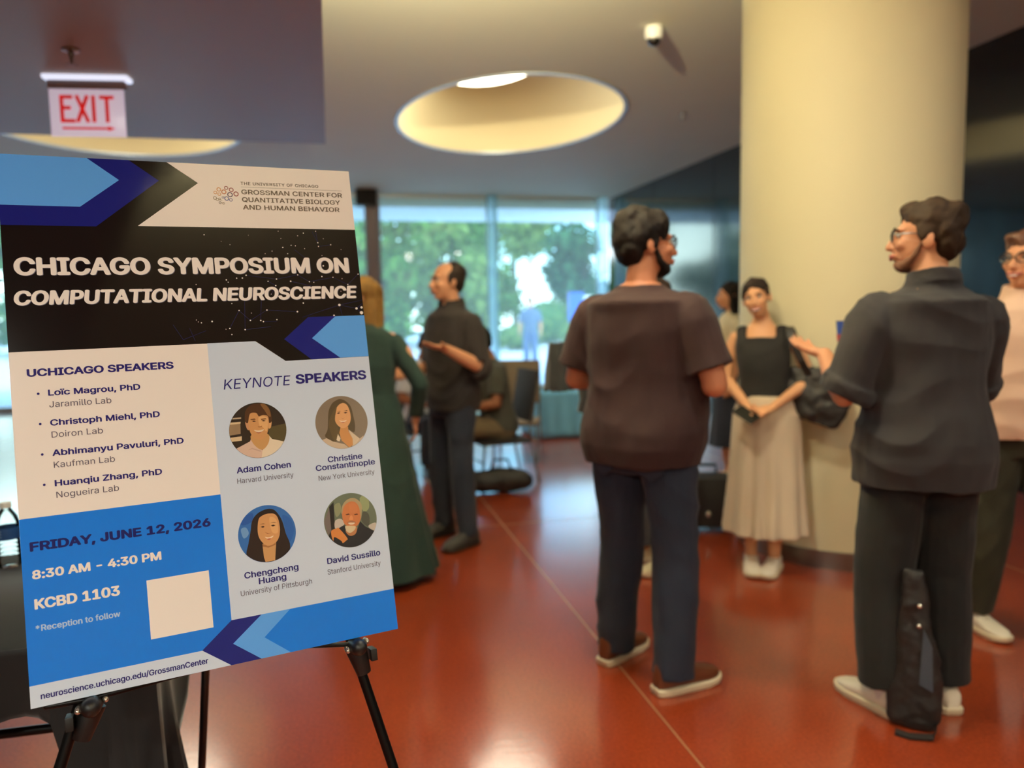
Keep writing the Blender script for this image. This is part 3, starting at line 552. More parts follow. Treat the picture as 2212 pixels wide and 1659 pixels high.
PORTRAITS = [
 ((48, 38, 30), (385.4, 508.2), [
  ((150, 125, 95), [-50.8,3.3,-50.8,-3.3,-49.9,-9.9,-48.6,-14.9,-30.5,-16.0,-31.5,3.9,-50.6,5.0]),
  ((215, 190, 150), [-48.2,-16.4,-47.3,-18.4,-29.6,-18.3,-30.2,-14.9,-48.7,-14.4]),
  ((215, 190, 150), [-48.2,16.4,-49.9,9.9,-50.0,9.1,-30.0,8.3,-30.7,16.3,-48.1,16.7]),
  ((190, 170, 140), [-42.8,-26.4,-28.1,-26.3,-28.4,-23.6,-43.8,-23.8]),
  ((85, 75, 45), [19.3,-3.6,50.2,-8.0,50.8,-3.3,50.8,3.3,50.2,8.0,49.8,10.4,48.2,16.4,45.7,22.5,43.9,25.5,17.6,15.8]),
  ((215, 185, 165), [-3.3,50.8,-9.9,49.9,-16.4,48.2,-22.5,45.7,-28.3,42.3,-33.6,38.3,-38.3,33.6,-41.1,29.8,-16.5,19.3,-12.0,10.5,4.2,37.8,17.3,10.3,23.4,18.7,44.0,25.3,42.3,28.3,38.3,33.6,33.6,38.3,28.3,42.3,22.5,45.7,16.4,48.2,9.9,49.9,3.3,50.8]),
  ((228, 212, 185), [4.2,37.8,17.3,10.3,23.4,18.7,44.0,25.3,42.3,28.3,38.3,33.6,33.6,38.3,28.3,42.3,22.5,45.7,16.4,48.2,9.9,49.9,4.8,50.6,1.6,50.6]),
  ((195, 165, 150), [-21.6,35.0,-13.9,31.2,2.0,38.3,0.3,40.0,-14.1,33.5]),
  ((200, 152, 95), [-12.5,7.3,-6.6,6.1,2.1,6.0,10.8,6.8,16.7,8.7,18.9,12.0,18.9,16.6,17.7,21.6,15.9,25.8,13.5,29.5,10.2,33.2,6.5,36.0,2.8,36.8,-1.0,35.1,-5.2,31.5,-9.0,27.1,-11.6,22.9,-13.5,18.7,-14.8,14.2,-14.7,10.1]),
  ((205, 150, 95), [-15.9,-30.2,-17.5,-25.3,-17.7,-19.1,-17.1,-12.7,-16.5,-7.0,-15.7,-2.3,-14.7,2.0,-13.3,5.8,-11.9,8.9,-10.4,11.4,-8.8,13.3,-7.0,14.7,-5.0,15.8,-2.8,16.7,-0.3,17.3,2.2,17.4,4.6,17.2,6.8,16.6,8.8,15.5,10.8,14.1,12.6,12.2,14.2,9.8,15.7,7.1,17.0,3.9,18.2,0.2,19.3,-4.2,20.3,-9.3,21.0,-14.5,21.5,-19.1,21.9,-23.0,22.2,-26.7,21.9,-29.9,20.4,-32.5,17.4,-34.8,13.1,-36.6,8.3,-37.7,3.5,-37.9,-1.6,-37.3,-7.3,-35.9,-12.3,-33.6]),
  ((222, 172, 115), [3.0,-23.9,6.0,-25.1,10.5,-25.2,14.9,-24.3,18.0,-22.5,19.2,-19.5,19.2,-15.3,18.7,-10.7,18.1,-6.8,17.4,-3.4,16.4,-0.1,15.3,2.5,14.1,3.7,12.9,2.9,11.6,0.5,10.2,-2.4,8.8,-4.6,7.3,-5.6,5.6,-6.0,4.1,-6.6,3.1,-8.2,2.3,-11.7,1.8,-16.4,1.8,-20.9]),
  ((200, 145, 105), [-21.9,-16.8,-21.2,-17.8,-19.8,-17.8,-18.3,-17.1,-17.2,-15.6,-16.5,-12.8,-15.9,-8.7,-15.7,-4.8,-15.8,-2.3,-16.4,-1.4,-17.5,-1.6,-18.7,-2.6,-19.7,-4.2,-20.5,-6.9,-21.3,-10.7,-21.9,-14.4]),
  ((215, 165, 110), [20.0,-11.4,21.2,-12.9,22.8,-14.0,24.3,-14.5,25.2,-14.0,25.3,-12.1,24.7,-8.9,23.9,-5.6,23.1,-3.2,22.1,-1.8,20.9,-0.9,19.8,-0.7,19.1,-1.3,18.9,-3.1,19.0,-6.0,19.4,-9.1]),
  ((78, 50, 30), [-22.0,-19.9,-22.1,-23.5,-21.7,-28.1,-21.0,-32.8,-19.8,-36.8,-18.3,-39.8,-16.3,-42.4,-14.0,-44.5,-11.5,-46.2,-8.8,-47.5,-5.8,-48.4,-2.6,-48.9,0.7,-49.1,4.4,-49.2,8.5,-49.0,12.4,-48.5,15.7,-47.5,18.2,-45.9,20.2,-43.8,21.9,-41.3,23.3,-38.6,24.4,-35.4,25.3,-31.9,25.8,-28.2,26.2,-24.9,26.4,-22.0,26.4,-19.2,26.2,-16.8,25.7,-14.8,24.7,-13.1,23.3,-11.6,21.9,-10.9,20.8,-11.3,20.4,-13.5,20.5,-17.2,20.4,-21.1,19.7,-24.0,18.0,-25.5,15.7,-26.4,13.1,-26.9,10.8,-27.1,8.7,-26.8,6.7,-26.0,4.8,-25.4,3.1,-25.4,2.1,-26.7,1.4,-28.7,0.6,-30.7,-0.8,-32.0,-3.2,-32.8,-6.4,-33.2,-9.5,-32.9,-12.1,-31.4,-13.8,-27.9,-15.1,-22.8,-16.1,-17.8,-17.3,-14.8,-18.7,-14.3,-20.1,-15.3,-21.3,-17.3]),
  ((128, 90, 52), [8.1,-47.7,9.2,-48.6,11.4,-48.6,14.1,-47.8,16.4,-46.6,18.3,-44.9,20.2,-42.6,21.8,-39.9,23.1,-37.0,24.1,-33.6,24.8,-29.5,25.1,-25.9,24.9,-23.5,24.1,-22.7,22.8,-23.0,21.2,-24.1,19.8,-25.5,18.5,-27.4,17.3,-29.8,16.0,-32.6,14.6,-35.4,12.7,-38.6,10.5,-42.2,8.7,-45.5]),
  ((115, 75, 45), [-12.2,-21.3,-4.7,-22.2,-2.6,-19.7,-11.6,-19.7]),
  ((125, 80, 45), [6.5,-20.4,14.8,-20.9,16.9,-18.7,7.0,-18.4]),
  ((60, 35, 25), [-10.3,-17.7,-5.8,-18.4,-2.2,-16.5,-6.7,-16.0]),
  ((60, 35, 25), [6.9,-16.9,11.5,-17.6,15.1,-15.7,10.5,-15.2]),
  ((165, 110, 65), [-0.7,-7.8,1.3,-4.9,6.6,-5.2,7.6,-7.8,2.9,-6.3]),
  ((230, 208, 175), [-7.7,-1.1,-6.4,-1.0,-4.2,-0.4,-1.6,0.2,0.8,0.5,3.5,0.3,6.4,-0.2,8.9,-0.6,10.3,-0.5,10.2,0.2,9.1,1.3,7.4,2.5,5.8,3.3,4.4,3.7,2.8,4.0,1.2,4.0,-0.2,3.9,-1.5,3.7,-2.6,3.3,-3.6,2.9,-4.6,2.3,-5.7,1.5,-6.9,0.4,-7.7,-0.6]),
  ((170, 98, 70), [-5.3,2.2,-4.7,2.4,-3.2,3.0,-1.3,3.7,0.5,4.1,2.3,4.0,4.3,3.7,5.9,3.4,6.6,3.4,5.9,4.0,4.2,5.0,2.1,5.8,0.3,6.1,-1.4,5.5,-3.3,4.2,-4.7,3.0]),
 ]),
 ((130, 115, 98), (542.6, 508.0), [
  ((200, 180, 155), [3.3,50.8,-3.3,50.8,-9.9,49.9,-16.4,48.2,-22.5,45.7,-28.3,42.3,-33.6,38.3,-38.3,33.6,-40.7,30.3,-31.2,27.1,-17.5,36.5,1.0,42.8,7.8,49.3,14.4,48.7,15.3,48.5,11.4,15.2,18.2,21.7,31.8,34.9,39.9,29.8,39.8,31.6,38.3,33.6,33.6,38.3,28.3,42.3,22.5,45.7,16.4,48.2,9.9,49.9]),
  ((85, 70, 45), [-24.1,-21.1,-22.4,-26.5,-20.4,-30.7,-18.2,-34.2,-15.9,-37.3,-13.2,-39.8,-10.3,-41.6,-7.4,-43.0,-4.8,-44.1,-2.7,-44.9,-0.9,-45.3,0.8,-45.3,2.7,-45.0,4.9,-44.3,7.3,-43.3,9.6,-42.0,11.9,-40.2,14.3,-38.0,16.6,-35.5,18.8,-32.6,20.5,-29.1,21.8,-24.9,22.6,-20.2,23.2,-15.1,23.8,-10.3,24.4,-5.5,24.9,-0.6,25.2,4.1,25.2,8.4,24.9,12.5,24.3,16.4,23.4,19.6,22.0,21.4,19.8,21.0,16.9,19.2,14.0,16.8,11.4,15.2,9.4,14.1,7.8,13.2,6.1,12.9,4.1,13.7,1.4,16.2,-1.7,19.9,-4.8,23.9,-7.7,27.2,-10.3,30.0,-12.8,32.6,-15.1,34.6,-17.4,35.7,-19.6,35.8,-21.7,34.9,-23.7,33.5,-25.8,32.0,-28.5,30.3,-31.4,28.4,-33.9,26.3,-35.2,23.8,-34.7,21.2,-32.9,18.6,-30.6,15.3,-28.8,10.6,-27.6,3.6,-26.6,-5.1,-25.5,-13.8]),
  ((205, 145, 85), [-3.7,10.0,11.2,9.3,11.1,18.1,17.7,33.5,17.1,45.9,9.3,49.5,-4.1,34.9,-7.0,20.0]),
  ((222, 165, 110), [-7.1,-29.2,-4.6,-32.3,-1.7,-34.7,1.4,-36.2,4.1,-37.1,6.6,-37.2,8.9,-36.4,11.0,-35.1,12.7,-33.4,14.1,-31.5,15.3,-29.0,16.2,-26.3,16.9,-23.5,17.6,-20.4,18.1,-17.2,18.5,-13.9,18.6,-10.7,18.5,-7.8,18.1,-5.0,17.5,-2.3,16.7,0.2,15.5,2.6,14.0,4.8,12.3,6.8,10.6,8.5,8.7,9.7,6.8,10.6,4.8,11.2,2.8,11.4,1.0,11.4,-0.9,11.0,-2.6,10.3,-4.4,9.3,-6.2,7.7,-8.0,5.8,-9.7,3.6,-11.0,1.3,-11.9,-0.7,-12.5,-2.7,-12.8,-5.1,-12.5,-8.4,-11.8,-13.1,-10.6,-18.9,-9.0,-24.6]),
  ((95, 78, 48), [-6.9,-31.4,-8.5,-30.8,-11.5,-27.4,-14.9,-22.5,-17.9,-17.6,-20.5,-13.1,-23.1,-8.2,-25.1,-2.7,-25.9,3.6,-25.0,11.9,-22.8,21.7,-20.0,30.5,-17.4,35.7,-14.7,36.0,-11.7,32.8,-9.0,28.1,-7.3,23.6,-7.1,19.3,-7.8,14.3,-8.9,9.4,-9.9,5.1,-10.8,1.9,-12.0,-0.6,-12.9,-3.2,-13.1,-6.9,-11.8,-13.1,-9.5,-20.8,-7.4,-27.7]),
  ((215, 195, 165), [11.4,15.2,31.8,34.9,23.3,44.3,17.0,46.6,17.7,33.5]),
  ((225, 205, 175), [-10.1,21.9,-5.9,31.1,-8.7,36.6,-14.2,33.1]),
  ((80, 45, 30), [-8.2,-18.2,-4.3,-19.8,-0.8,-18.2,-5.4,-16.5]),
  ((80, 45, 30), [5.1,-18.0,9.0,-19.3,13.3,-17.9,8.7,-16.2]),
  ((100, 70, 42), [-8.6,-21.6,-1.1,-22.1,-0.5,-20.8]),
  ((100, 70, 42), [5.5,-21.5,12.4,-22.7,13.7,-20.9]),
  ((190, 130, 85), [-1.0,-9.5,2.5,-7.0,6.4,-8.9,2.4,-5.9]),
  ((238, 210, 178), [-5.2,-4.0,-4.3,-4.0,-2.4,-3.5,-0.1,-2.9,2.0,-2.6,4.3,-2.8,6.7,-3.1,8.8,-3.4,10.0,-3.4,9.8,-2.8,8.6,-1.8,7.0,-0.8,5.5,-0.1,4.1,0.2,2.6,0.2,1.0,0.1,-0.4,-0.3,-2.0,-1.1,-3.7,-2.3,-4.9,-3.4]),
  ((190, 110, 85), [-1.9,-0.2,-0.6,-0.3,1.7,-0.3,4.1,-0.2,5.5,0.0,5.5,0.5,4.6,1.1,3.4,1.6,2.3,1.8,1.1,1.5,-0.5,0.9,-1.7,0.2]),
 ]),
 ((50, 108, 182), (384.6, 697.6), [
  ((110, 155, 205), [-45.4,-13.8,-43.9,-15.7,-41.4,-16.8,-38.6,-17.0,-36.4,-16.2,-34.8,-14.1,-33.3,-10.9,-32.3,-7.3,-32.4,-4.4,-33.9,-1.7,-36.5,0.8,-39.4,2.5,-41.7,2.5,-43.3,-0.3,-44.7,-5.1,-45.5,-10.2]),
  ((38, 88, 168), [-42.3,-28.3,-38.3,-33.6,-33.6,-38.3,-33.3,-38.5,-27.6,-40.4,-23.3,-40.7,-21.7,-38.4,-21.6,-34.1,-22.6,-29.4,-24.6,-25.8,-28.2,-23.4,-33.2,-21.6,-38.2,-20.6,-41.9,-20.8,-44.1,-22.6,-44.8,-24.0]),
  ((40, 95, 175), [29.5,-29.4,32.2,-29.3,36.3,-27.2,40.6,-23.7,43.8,-19.6,45.9,-14.5,47.4,-8.2,48.1,-1.7,47.7,4.1,45.7,10.0,42.5,16.2,38.9,20.7,36.1,21.5,34.4,16.8,33.2,8.1,32.3,-1.7,31.5,-9.9,30.4,-16.3,29.3,-22.2,28.8,-26.8]),
  ((38, 26, 24), [-28.3,42.3,-33.6,38.3,-38.3,33.6,-39.8,31.5,-38.9,25.7,-36.4,18.4,-33.3,10.8,-30.9,3.4,-29.4,-3.9,-28.3,-11.4,-27.1,-18.5,-25.5,-24.4,-23.3,-29.0,-20.7,-32.6,-17.8,-35.5,-14.7,-38.0,-11.1,-40.1,-7.1,-41.8,-3.1,-43.0,0.7,-43.8,4.1,-44.1,7.4,-44.0,10.5,-43.4,13.3,-42.4,15.7,-40.9,17.8,-38.9,19.7,-36.4,21.5,-33.6,23.4,-30.3,25.3,-26.6,27.0,-22.5,28.4,-18.0,29.6,-13.0,30.5,-7.6,31.4,-1.9,32.4,4.1,34.3,10.4,36.7,17.1,38.4,23.8,38.4,30.2,37.2,34.6,33.6,38.3,28.3,42.3,22.5,45.7,16.4,48.2,9.9,49.9,3.3,50.8,-3.3,50.8,-9.9,49.9,-16.4,48.2,-22.5,45.7]),
  ((205, 155, 100), [-13.0,17.5,14.9,14.3,11.7,32.8,9.3,49.8,-7.8,50.0,-11.0,36.6]),
  ((165, 112, 68), [-12.1,16.1,-0.8,22.4,13.0,17.8,12.6,22.3,-0.4,25.5,-11.1,21.6]),
  ((212, 155, 100), [-12.6,-28.6,-10.8,-30.8,-8.6,-32.2,-6.3,-33.3,-3.9,-34.1,-1.5,-34.9,0.9,-35.3,3.4,-35.5,5.9,-35.4,8.6,-35.2,11.3,-34.8,14.0,-34.0,16.2,-32.8,17.9,-31.1,19.3,-29.0,20.5,-26.5,21.4,-23.6,22.1,-20.1,22.6,-16.0,22.8,-11.9,23.0,-8.1,23.0,-4.8,22.9,-1.8,22.5,1.1,21.8,4.0,20.9,7.0,19.6,10.0,18.1,12.9,16.3,15.3,14.2,17.3,11.7,19.1,9.2,20.4,6.7,21.4,4.4,22.0,2.2,22.3,-0.1,22.1,-2.2,21.5,-4.4,20.3,-6.6,18.6,-8.6,16.5,-10.5,14.1,-12.2,11.5,-13.8,8.5,-15.1,5.3,-16.0,1.9,-16.5,-1.6,-16.7,-5.4,-16.5,-9.3,-16.2,-13.2,-15.6,-17.2,-14.9,-21.5,-13.9,-25.4]),
  ((225, 172, 115), [6.8,-28.8,8.9,-29.1,11.7,-28.3,14.7,-26.6,16.9,-24.3,18.3,-21.0,19.2,-16.8,19.8,-12.3,20.0,-8.5,19.9,-5.3,19.5,-2.2,18.7,0.3,17.5,1.8,15.7,2.3,13.2,2.0,10.7,0.8,8.8,-1.1,7.5,-4.2,6.6,-8.3,6.1,-12.8,5.7,-16.8,5.5,-20.4,5.4,-24.0,5.8,-27.0]),
  ((42, 28, 25), [-11.6,-39.1,-20.1,-10.0,-15.6,5.8,-10.6,15.6,-9.8,48.1,-21.2,46.2,-22.5,45.7,-28.3,42.3,-33.6,38.3,-38.3,33.6,-38.5,33.2,-39.1,30.5,-24.6,-25.8]),
  ((42, 28, 25), [21.7,-26.7,23.7,-8.0,20.4,11.4,13.8,17.9,10.2,49.2,37.5,30.9,31.1,2.3,27.1,-19.7]),
  ((95, 60, 38), [-13.1,-18.0,-6.0,-19.2,-1.7,-17.5,-6.1,-18.1]),
  ((95, 60, 38), [5.8,-17.9,13.4,-19.1,18.4,-16.4,13.3,-17.9]),
  ((50, 28, 22), [-11.0,-13.6,-6.4,-14.8,-3.6,-12.8,-7.1,-11.5]),
  ((50, 28, 22), [6.9,-13.5,11.5,-14.4,15.8,-12.6,10.8,-11.1]),
  ((165, 105, 65), [-4.5,-3.1,0.4,1.0,8.0,-0.4,2.0,-0.2]),
  ((240, 212, 178), [-5.2,5.1,-4.2,5.3,-2.4,5.9,-0.1,6.7,2.1,7.0,4.4,6.7,7.0,6.0,9.3,5.4,10.4,5.3,10.2,6.0,8.9,7.3,7.2,8.6,5.6,9.4,4.0,9.8,2.2,9.8,0.4,9.6,-1.1,9.2,-2.6,8.3,-4.0,7.0,-5.0,5.8]),
  ((185, 100, 75), [-1.9,9.3,-0.5,9.1,1.9,9.1,4.2,9.2,5.6,9.5,5.4,10.1,4.3,10.9,2.8,11.6,1.6,11.9,0.5,11.5,-0.8,10.7,-1.8,9.8]),
 ]),
 ((105, 115, 95), (540.2, 696.0), [
  ((150, 160, 115), [21.7,-38.9,24.4,-41.6,28.0,-42.5,28.3,-42.3,33.6,-38.3,38.3,-33.6,38.9,-32.7,39.2,-29.9,39.2,-23.4,38.2,-18.5,36.0,-15.2,32.7,-12.7,29.1,-11.7,26.4,-12.9,24.2,-17.7,22.3,-25.4,21.3,-33.4]),
  ((140, 145, 110), [-28.5,-31.3,-26.4,-33.9,-23.3,-35.4,-20.2,-35.8,-17.9,-34.9,-16.7,-32.1,-16.0,-27.7,-15.9,-22.9,-16.6,-19.0,-18.6,-15.5,-21.7,-12.0,-24.8,-9.7,-27.0,-9.7,-28.3,-13.4,-29.1,-19.7,-29.2,-26.5]),
  ((82, 84, 72), [26.4,-12.9,28.9,-12.8,32.1,-10.9,34.9,-7.8,36.7,-4.2,37.1,1.1,36.6,7.8,35.4,13.9,33.6,17.1,30.7,16.4,26.6,13.1,22.9,8.7,20.8,4.4,20.8,-0.2,22.1,-5.6,24.2,-10.3]),
  ((195, 185, 170), [34.7,14.4,37.6,13.2,41.9,12.0,46.1,11.4,48.5,12.1,48.6,14.9,48.3,16.1,48.2,16.4,45.7,22.5,43.9,25.6,43.1,26.5,40.9,26.2,38.3,24.1,35.8,21.5,34.1,19.3,33.3,17.9,33.0,16.5,33.4,15.4]),
  ((115, 105, 100), [-45.6,22.6,-50.8,-1.4,-50.8,-3.3,-50.5,-5.9,-37.9,-30.5,-38.9,14.0,-45.5,22.8]),
  ((38, 36, 36), [-38.7,-30.6,-29.5,-38.6,-31.7,10.9,-38.9,14.0]),
  ((200, 188, 175), [-29.9,-3.0,-27.6,-4.7,-24.2,-5.6,-20.8,-5.7,-18.1,-4.9,-15.9,-2.8,-13.9,0.4,-12.9,3.8,-13.4,6.5,-16.6,8.7,-21.8,10.8,-27.1,12.0,-30.7,11.7,-32.0,9.1,-32.1,4.8,-31.3,0.2]),
  ((36, 36, 42), [-9.9,49.9,-16.4,48.2,-22.5,45.7,-28.3,42.3,-33.6,38.3,-38.3,33.6,-42.3,28.3,-45.3,23.2,-38.9,14.0,-24.1,11.3,-13.5,7.2,-10.6,21.2,-0.5,29.9,8.2,24.1,17.8,4.6,27.0,16.1,43.1,26.5,42.6,27.8,42.3,28.3,38.3,33.6,33.6,38.3,28.3,42.3,22.5,45.7,16.4,48.2,9.9,49.9,3.3,50.8,-3.3,50.8]),
  ((190, 130, 85), [-10.8,16.2,-6.7,14.7,-0.7,13.5,5.4,12.9,9.4,13.5,10.6,15.8,10.2,19.4,8.9,23.2,7.3,26.1,5.3,27.8,2.6,28.9,-0.2,29.5,-2.7,29.5,-4.7,29.1,-6.6,28.0,-8.3,26.6,-9.5,24.9,-10.7,22.9,-11.8,20.4,-12.1,18.0]),
  ((205, 125, 75), [-14.9,-21.6,-13.4,-25.0,-11.4,-27.8,-9.0,-30.0,-6.5,-31.9,-4.0,-33.4,-1.2,-34.5,1.5,-35.2,4.2,-35.5,6.9,-35.2,9.5,-34.6,12.0,-33.5,14.2,-31.9,16.0,-29.8,17.5,-27.1,18.8,-24.1,19.8,-21.0,20.6,-17.9,21.1,-14.5,21.4,-11.1,21.3,-7.8,20.9,-4.7,20.1,-1.6,19.1,1.3,17.8,3.9,16.4,6.4,14.8,8.8,12.9,10.8,11.0,12.3,9.0,13.1,6.8,13.5,4.5,13.4,2.0,13.1,-0.8,12.6,-3.9,11.9,-6.8,10.8,-9.3,9.2,-11.3,7.4,-12.8,5.3,-14.0,2.6,-14.9,-0.8,-15.5,-5.5,-15.8,-11.2,-15.6,-16.9]),
  ((208, 128, 78), [-0.8,-29.7,1.0,-31.2,3.9,-32.0,7.1,-31.9,9.7,-31.1,11.8,-29.2,13.7,-26.2,15.2,-22.9,15.9,-20.1,15.7,-17.8,14.8,-15.7,13.3,-13.9,11.4,-12.8,9.0,-12.4,5.8,-12.6,2.8,-13.4,0.6,-15.1,-0.7,-18.2,-1.5,-22.4,-1.5,-26.7]),
  ((175, 155, 115), [-16.9,-16.1,-16.5,-18.7,-15.8,-22.2,-14.7,-26.0,-13.4,-29.2,-11.7,-31.9,-9.7,-34.3,-7.5,-36.4,-5.1,-38.2,-2.4,-39.5,0.5,-40.5,3.5,-41.2,6.3,-41.3,9.0,-41.0,11.6,-40.2,14.0,-39.0,16.3,-37.4,18.4,-35.5,20.5,-33.1,22.2,-30.5,23.5,-27.8,24.1,-25.1,24.3,-22.4,24.1,-19.5,23.7,-16.1,22.9,-11.5,21.8,-5.8,20.6,-1.1,19.7,0.6,19.4,-2.1,19.4,-7.8,19.3,-14.4,18.9,-19.7,17.9,-23.4,16.7,-26.6,15.1,-29.2,13.4,-31.3,11.4,-33.0,9.1,-34.1,6.6,-34.8,4.2,-35.1,1.6,-34.8,-1.0,-34.1,-3.6,-33.0,-5.8,-31.8,-7.6,-30.5,-9.1,-29.0,-10.4,-27.3,-11.6,-25.4,-12.6,-22.9,-13.4,-19.8,-14.2,-17.0,-14.8,-15.1,-15.6,-14.3,-16.3,-14.2,-16.8,-14.8]),
  ((215, 195, 155), [-12.0,10.3,-11.0,9.5,-9.4,9.4,-7.3,9.6,-5.0,9.9,-2.0,10.2,1.7,10.8,5.0,11.5,7.3,12.5,8.1,13.8,7.9,15.4,7.1,17.1,5.9,18.7,4.0,20.3,1.5,21.9,-1.2,23.2,-3.5,23.7,-5.5,23.3,-7.4,22.3,-9.1,20.8,-10.4,19.1,-11.3,17.0,-12.0,14.4,-12.3,12.0]),
  ((165, 112, 82), [-7.2,3.1,0.4,0.8,8.9,4.4,7.8,7.5,0.1,3.6,-6.0,5.6]),
  ((228, 205, 175), [-5.5,4.5,-4.6,4.3,-3.0,4.4,-1.1,4.7,0.7,5.0,2.5,5.2,4.5,5.4,6.3,5.6,7.2,6.0,7.2,6.6,6.4,7.5,5.2,8.2,4.0,8.7,2.5,8.9,0.7,8.8,-1.1,8.6,-2.6,8.1,-3.8,7.3,-4.9,6.2,-5.5,5.1]),
  ((95, 55, 35), [-9.3,-12.2,-2.6,-13.0,-0.6,-10.8,-7.3,-10.3]),
  ((95, 55, 35), [6.7,-9.9,13.4,-10.7,15.4,-8.5,8.7,-8.0]),
  ((225, 148, 92), [-0.2,-8.0,-1.2,-6.7,-2.3,-4.7,-3.1,-2.7,-3.1,-1.3,-1.8,-0.4,0.4,0.1,2.7,0.2,4.2,-0.2,4.6,-1.6,4.5,-3.8,4.0,-5.9,3.5,-7.5,2.8,-8.3,1.8,-8.6,0.8,-8.6]),
  ((215, 135, 70), [-38.9,14.0,-36.8,12.8,-33.9,12.1,-30.9,11.6,-28.5,11.4,-27.2,10.8,-26.6,10.2,-25.8,10.4,-24.2,12.0,-21.0,16.2,-16.8,22.1,-12.8,28.2,-10.3,32.6,-9.7,34.8,-10.3,35.6,-11.6,35.9,-12.9,36.5,-14.4,37.7,-16.4,39.0,-18.3,40.0,-19.9,40.4,-20.6,39.9,-20.8,38.8,-21.1,37.4,-22.3,35.7,-24.9,33.4,-28.3,30.5,-31.8,28.0,-34.4,26.8,-35.8,27.7,-36.4,30.1,-36.8,32.5,-37.2,33.4,-38.0,32.1,-38.8,29.6,-39.5,26.6,-39.9,23.8,-40.1,21.2,-40.2,18.5,-39.9,16.0]),
 ]),
]
PLAB = ['round portrait of a smiling man with brown hair and pink shirt', 'round portrait of a woman with long brown hair on grey', 'round portrait of a woman with long black hair on blue', 'round portrait of a grey-bearded man in a dark jacket']
for (bg, (cu, cv), layers), lab in zip(PORTRAITS, PLAB):
    mb = MB(); ms = [ink('p%d_%d_%d' % bg, bg)]; idx = {bg: 0}
    mb.add([pl(cu + 51.2 * math.cos(k * math.pi / 32), cv + 51.2 * math.sin(k * math.pi / 32), .40) for k in range(64)], [tuple(range(64))], 0)
    for i, (col, fl) in enumerate(layers):
        if col not in idx: idx[col] = len(ms); ms.append(ink('p%d_%d_%d' % col, col))
        pts = [pl(cu + fl[k], cv + fl[k + 1], .46 + .05 * i) for k in range(0, len(fl), 2)]
        mb.add(pts, [tuple(range(len(pts)))], idx[col])
    build('portrait_photo', mb, ms, ps, local=True, smooth=False)['label'] = lab

# the easel -------------------------------------------------------------
ea = thing('tripod_easel', 'black folding tripod easel holding up the symposium poster', 'easel', (0.05, 1.55, 0))
def floor_on(u0, v0, u1, v1, z=-16):
    a, b = bw(u0, v0, z), bw(u1, v1, z); t_ = a.z / (a.z - b.z); return a + (b - a) * t_
apex = bw(352, 153, -48); rA, rB = bw(524, 915, -16), floor_on(526, 929, 578.5, 1165); lA, lB = bw(82, 912, -16), floor_on(82, 912, 42.1, 1016.4)
rear = Vector((-.40, 2.06, 0))
M_EASEL = mat('easel_black_metal', (20, 20, 21), .32, metal=.6, var=.1, vscale=20)
M_EPLAST = mat('easel_black_plastic', (14, 13, 13), .45, var=.1)
M_SCREW = mat('bright_screw', (205, 200, 188), .25, metal=.9, var=.05)
for a, b in ((apex, rB), (apex, lB), (apex + Vector((0, .02, 0)), rear)):
    d = (b - a).normalized(); mid = a + (b - a) * .62; m = MB()
    m.tube([a, b - d * .012], .0095, seg=16, rnd=False); leg = build('leg', m, M_EASEL, ea)
    m = MB(); m.tube([b - d * .05, b + Vector((0, 0, .010)) - d * .01], [.013, .012], seg=16, rnd=True); build('rubber_foot', m, M_EPLAST, leg)
m = MB(); m.tube([apex + Vector((0, 0, -.03)), apex + Vector((0, 0, .05))], [.024, .018], seg=20); build('apex_hub', m, M_EPLAST, ea)
# ledge bar and the two clamps under the board
m = MB(); m.tube([bw(20, 918, -12), bw(84, 921, -13), bw(300, 909, -14), bw(440, 912, -14), bw(528, 928, -13)], .0048, seg=10); build('ledge_bar', m, M_EASEL, ea)
for (u, s_) in ((528, 1), (84, -1)):
    m = MB(); c0 = bw(u, 934, -14)
    du = (rB - rA).normalized() if s_ > 0 else (lB - lA).normalized()
    m.tube([c0 - du * .004, c0 + du * .052], [.021, .0135], seg=18, rnd=False)
    m.tube([bw(u, 932, -18), bw(u, 929.5, 16)], [.017, .015], seg=18)
    m.box(c0 + BX * .026 * s_ + du * .018, (.012, .022, .036), Matrix((BX, -BY, -BN)).transposed())
    cl = build('clamp', m, M_EPLAST, ea, bevel=.0015)
    m = MB(); m.tube([bw(u - 19, 931, -4), bw(u - 19, 933, 5)], .0055, seg=12); build('screw', m, M_SCREW, cl)
    m = MB(); m.tube([bw(u + 20, 924, -16), bw(u + 21, 926, -7)], .0048, seg=12); build('screw', m, M_SCREW, cl)

# ================================================================== CLOTHED TABLE AND BOTTLES ON THE LEFT
TX0, TX1, TY0, TY1, TZ = -2.6, -.43, 1.80, 2.52, .74
tb = thing('folding_table', 'long folding table under the black cloth behind the poster', 'table', ((TX0 + TX1) / 2, (TY0 + TY1) / 2, 0))
m = MB(); m.box(((TX0 + TX1) / 2, (TY0 + TY1) / 2, TZ - .016), (TX1 - TX0, TY1 - TY0, .032)); build('tabletop', m, mat('table_laminate', (150, 142, 130), .5, var=.05), tb, bevel=.006)
for x in (TX1 - .12, TX0 + .12):
    s_ = 1 if x > -1.5 else -1
    pts = [(x - .0 * s_, TY0 + .10, TZ - .033), (x, TY0 + .10, .05), (x, TY0 + .13, .022), (x, TY1 - .13, .022), (x, TY1 - .10, .05), (x, TY1 - .10, TZ - .033)]
    m = MB(); m.tube(pts, .013, seg=12); build('leg', m, M_EASEL, tb)
m = MB(); ym = 2.0
m.tube([(TX0 + .14, ym, 0), (TX0 + .14, ym, .34), (TX0 + .17, ym, .42), (TX0 + .25, ym, .462), (-.66, ym, .455), (-.60, ym, .435), (-.565, ym, .39), (-.552, ym, .32), (-.552, ym, 0)], .0115, seg=12, rnd=False); build('leg_brace', m, M_EASEL, tb)
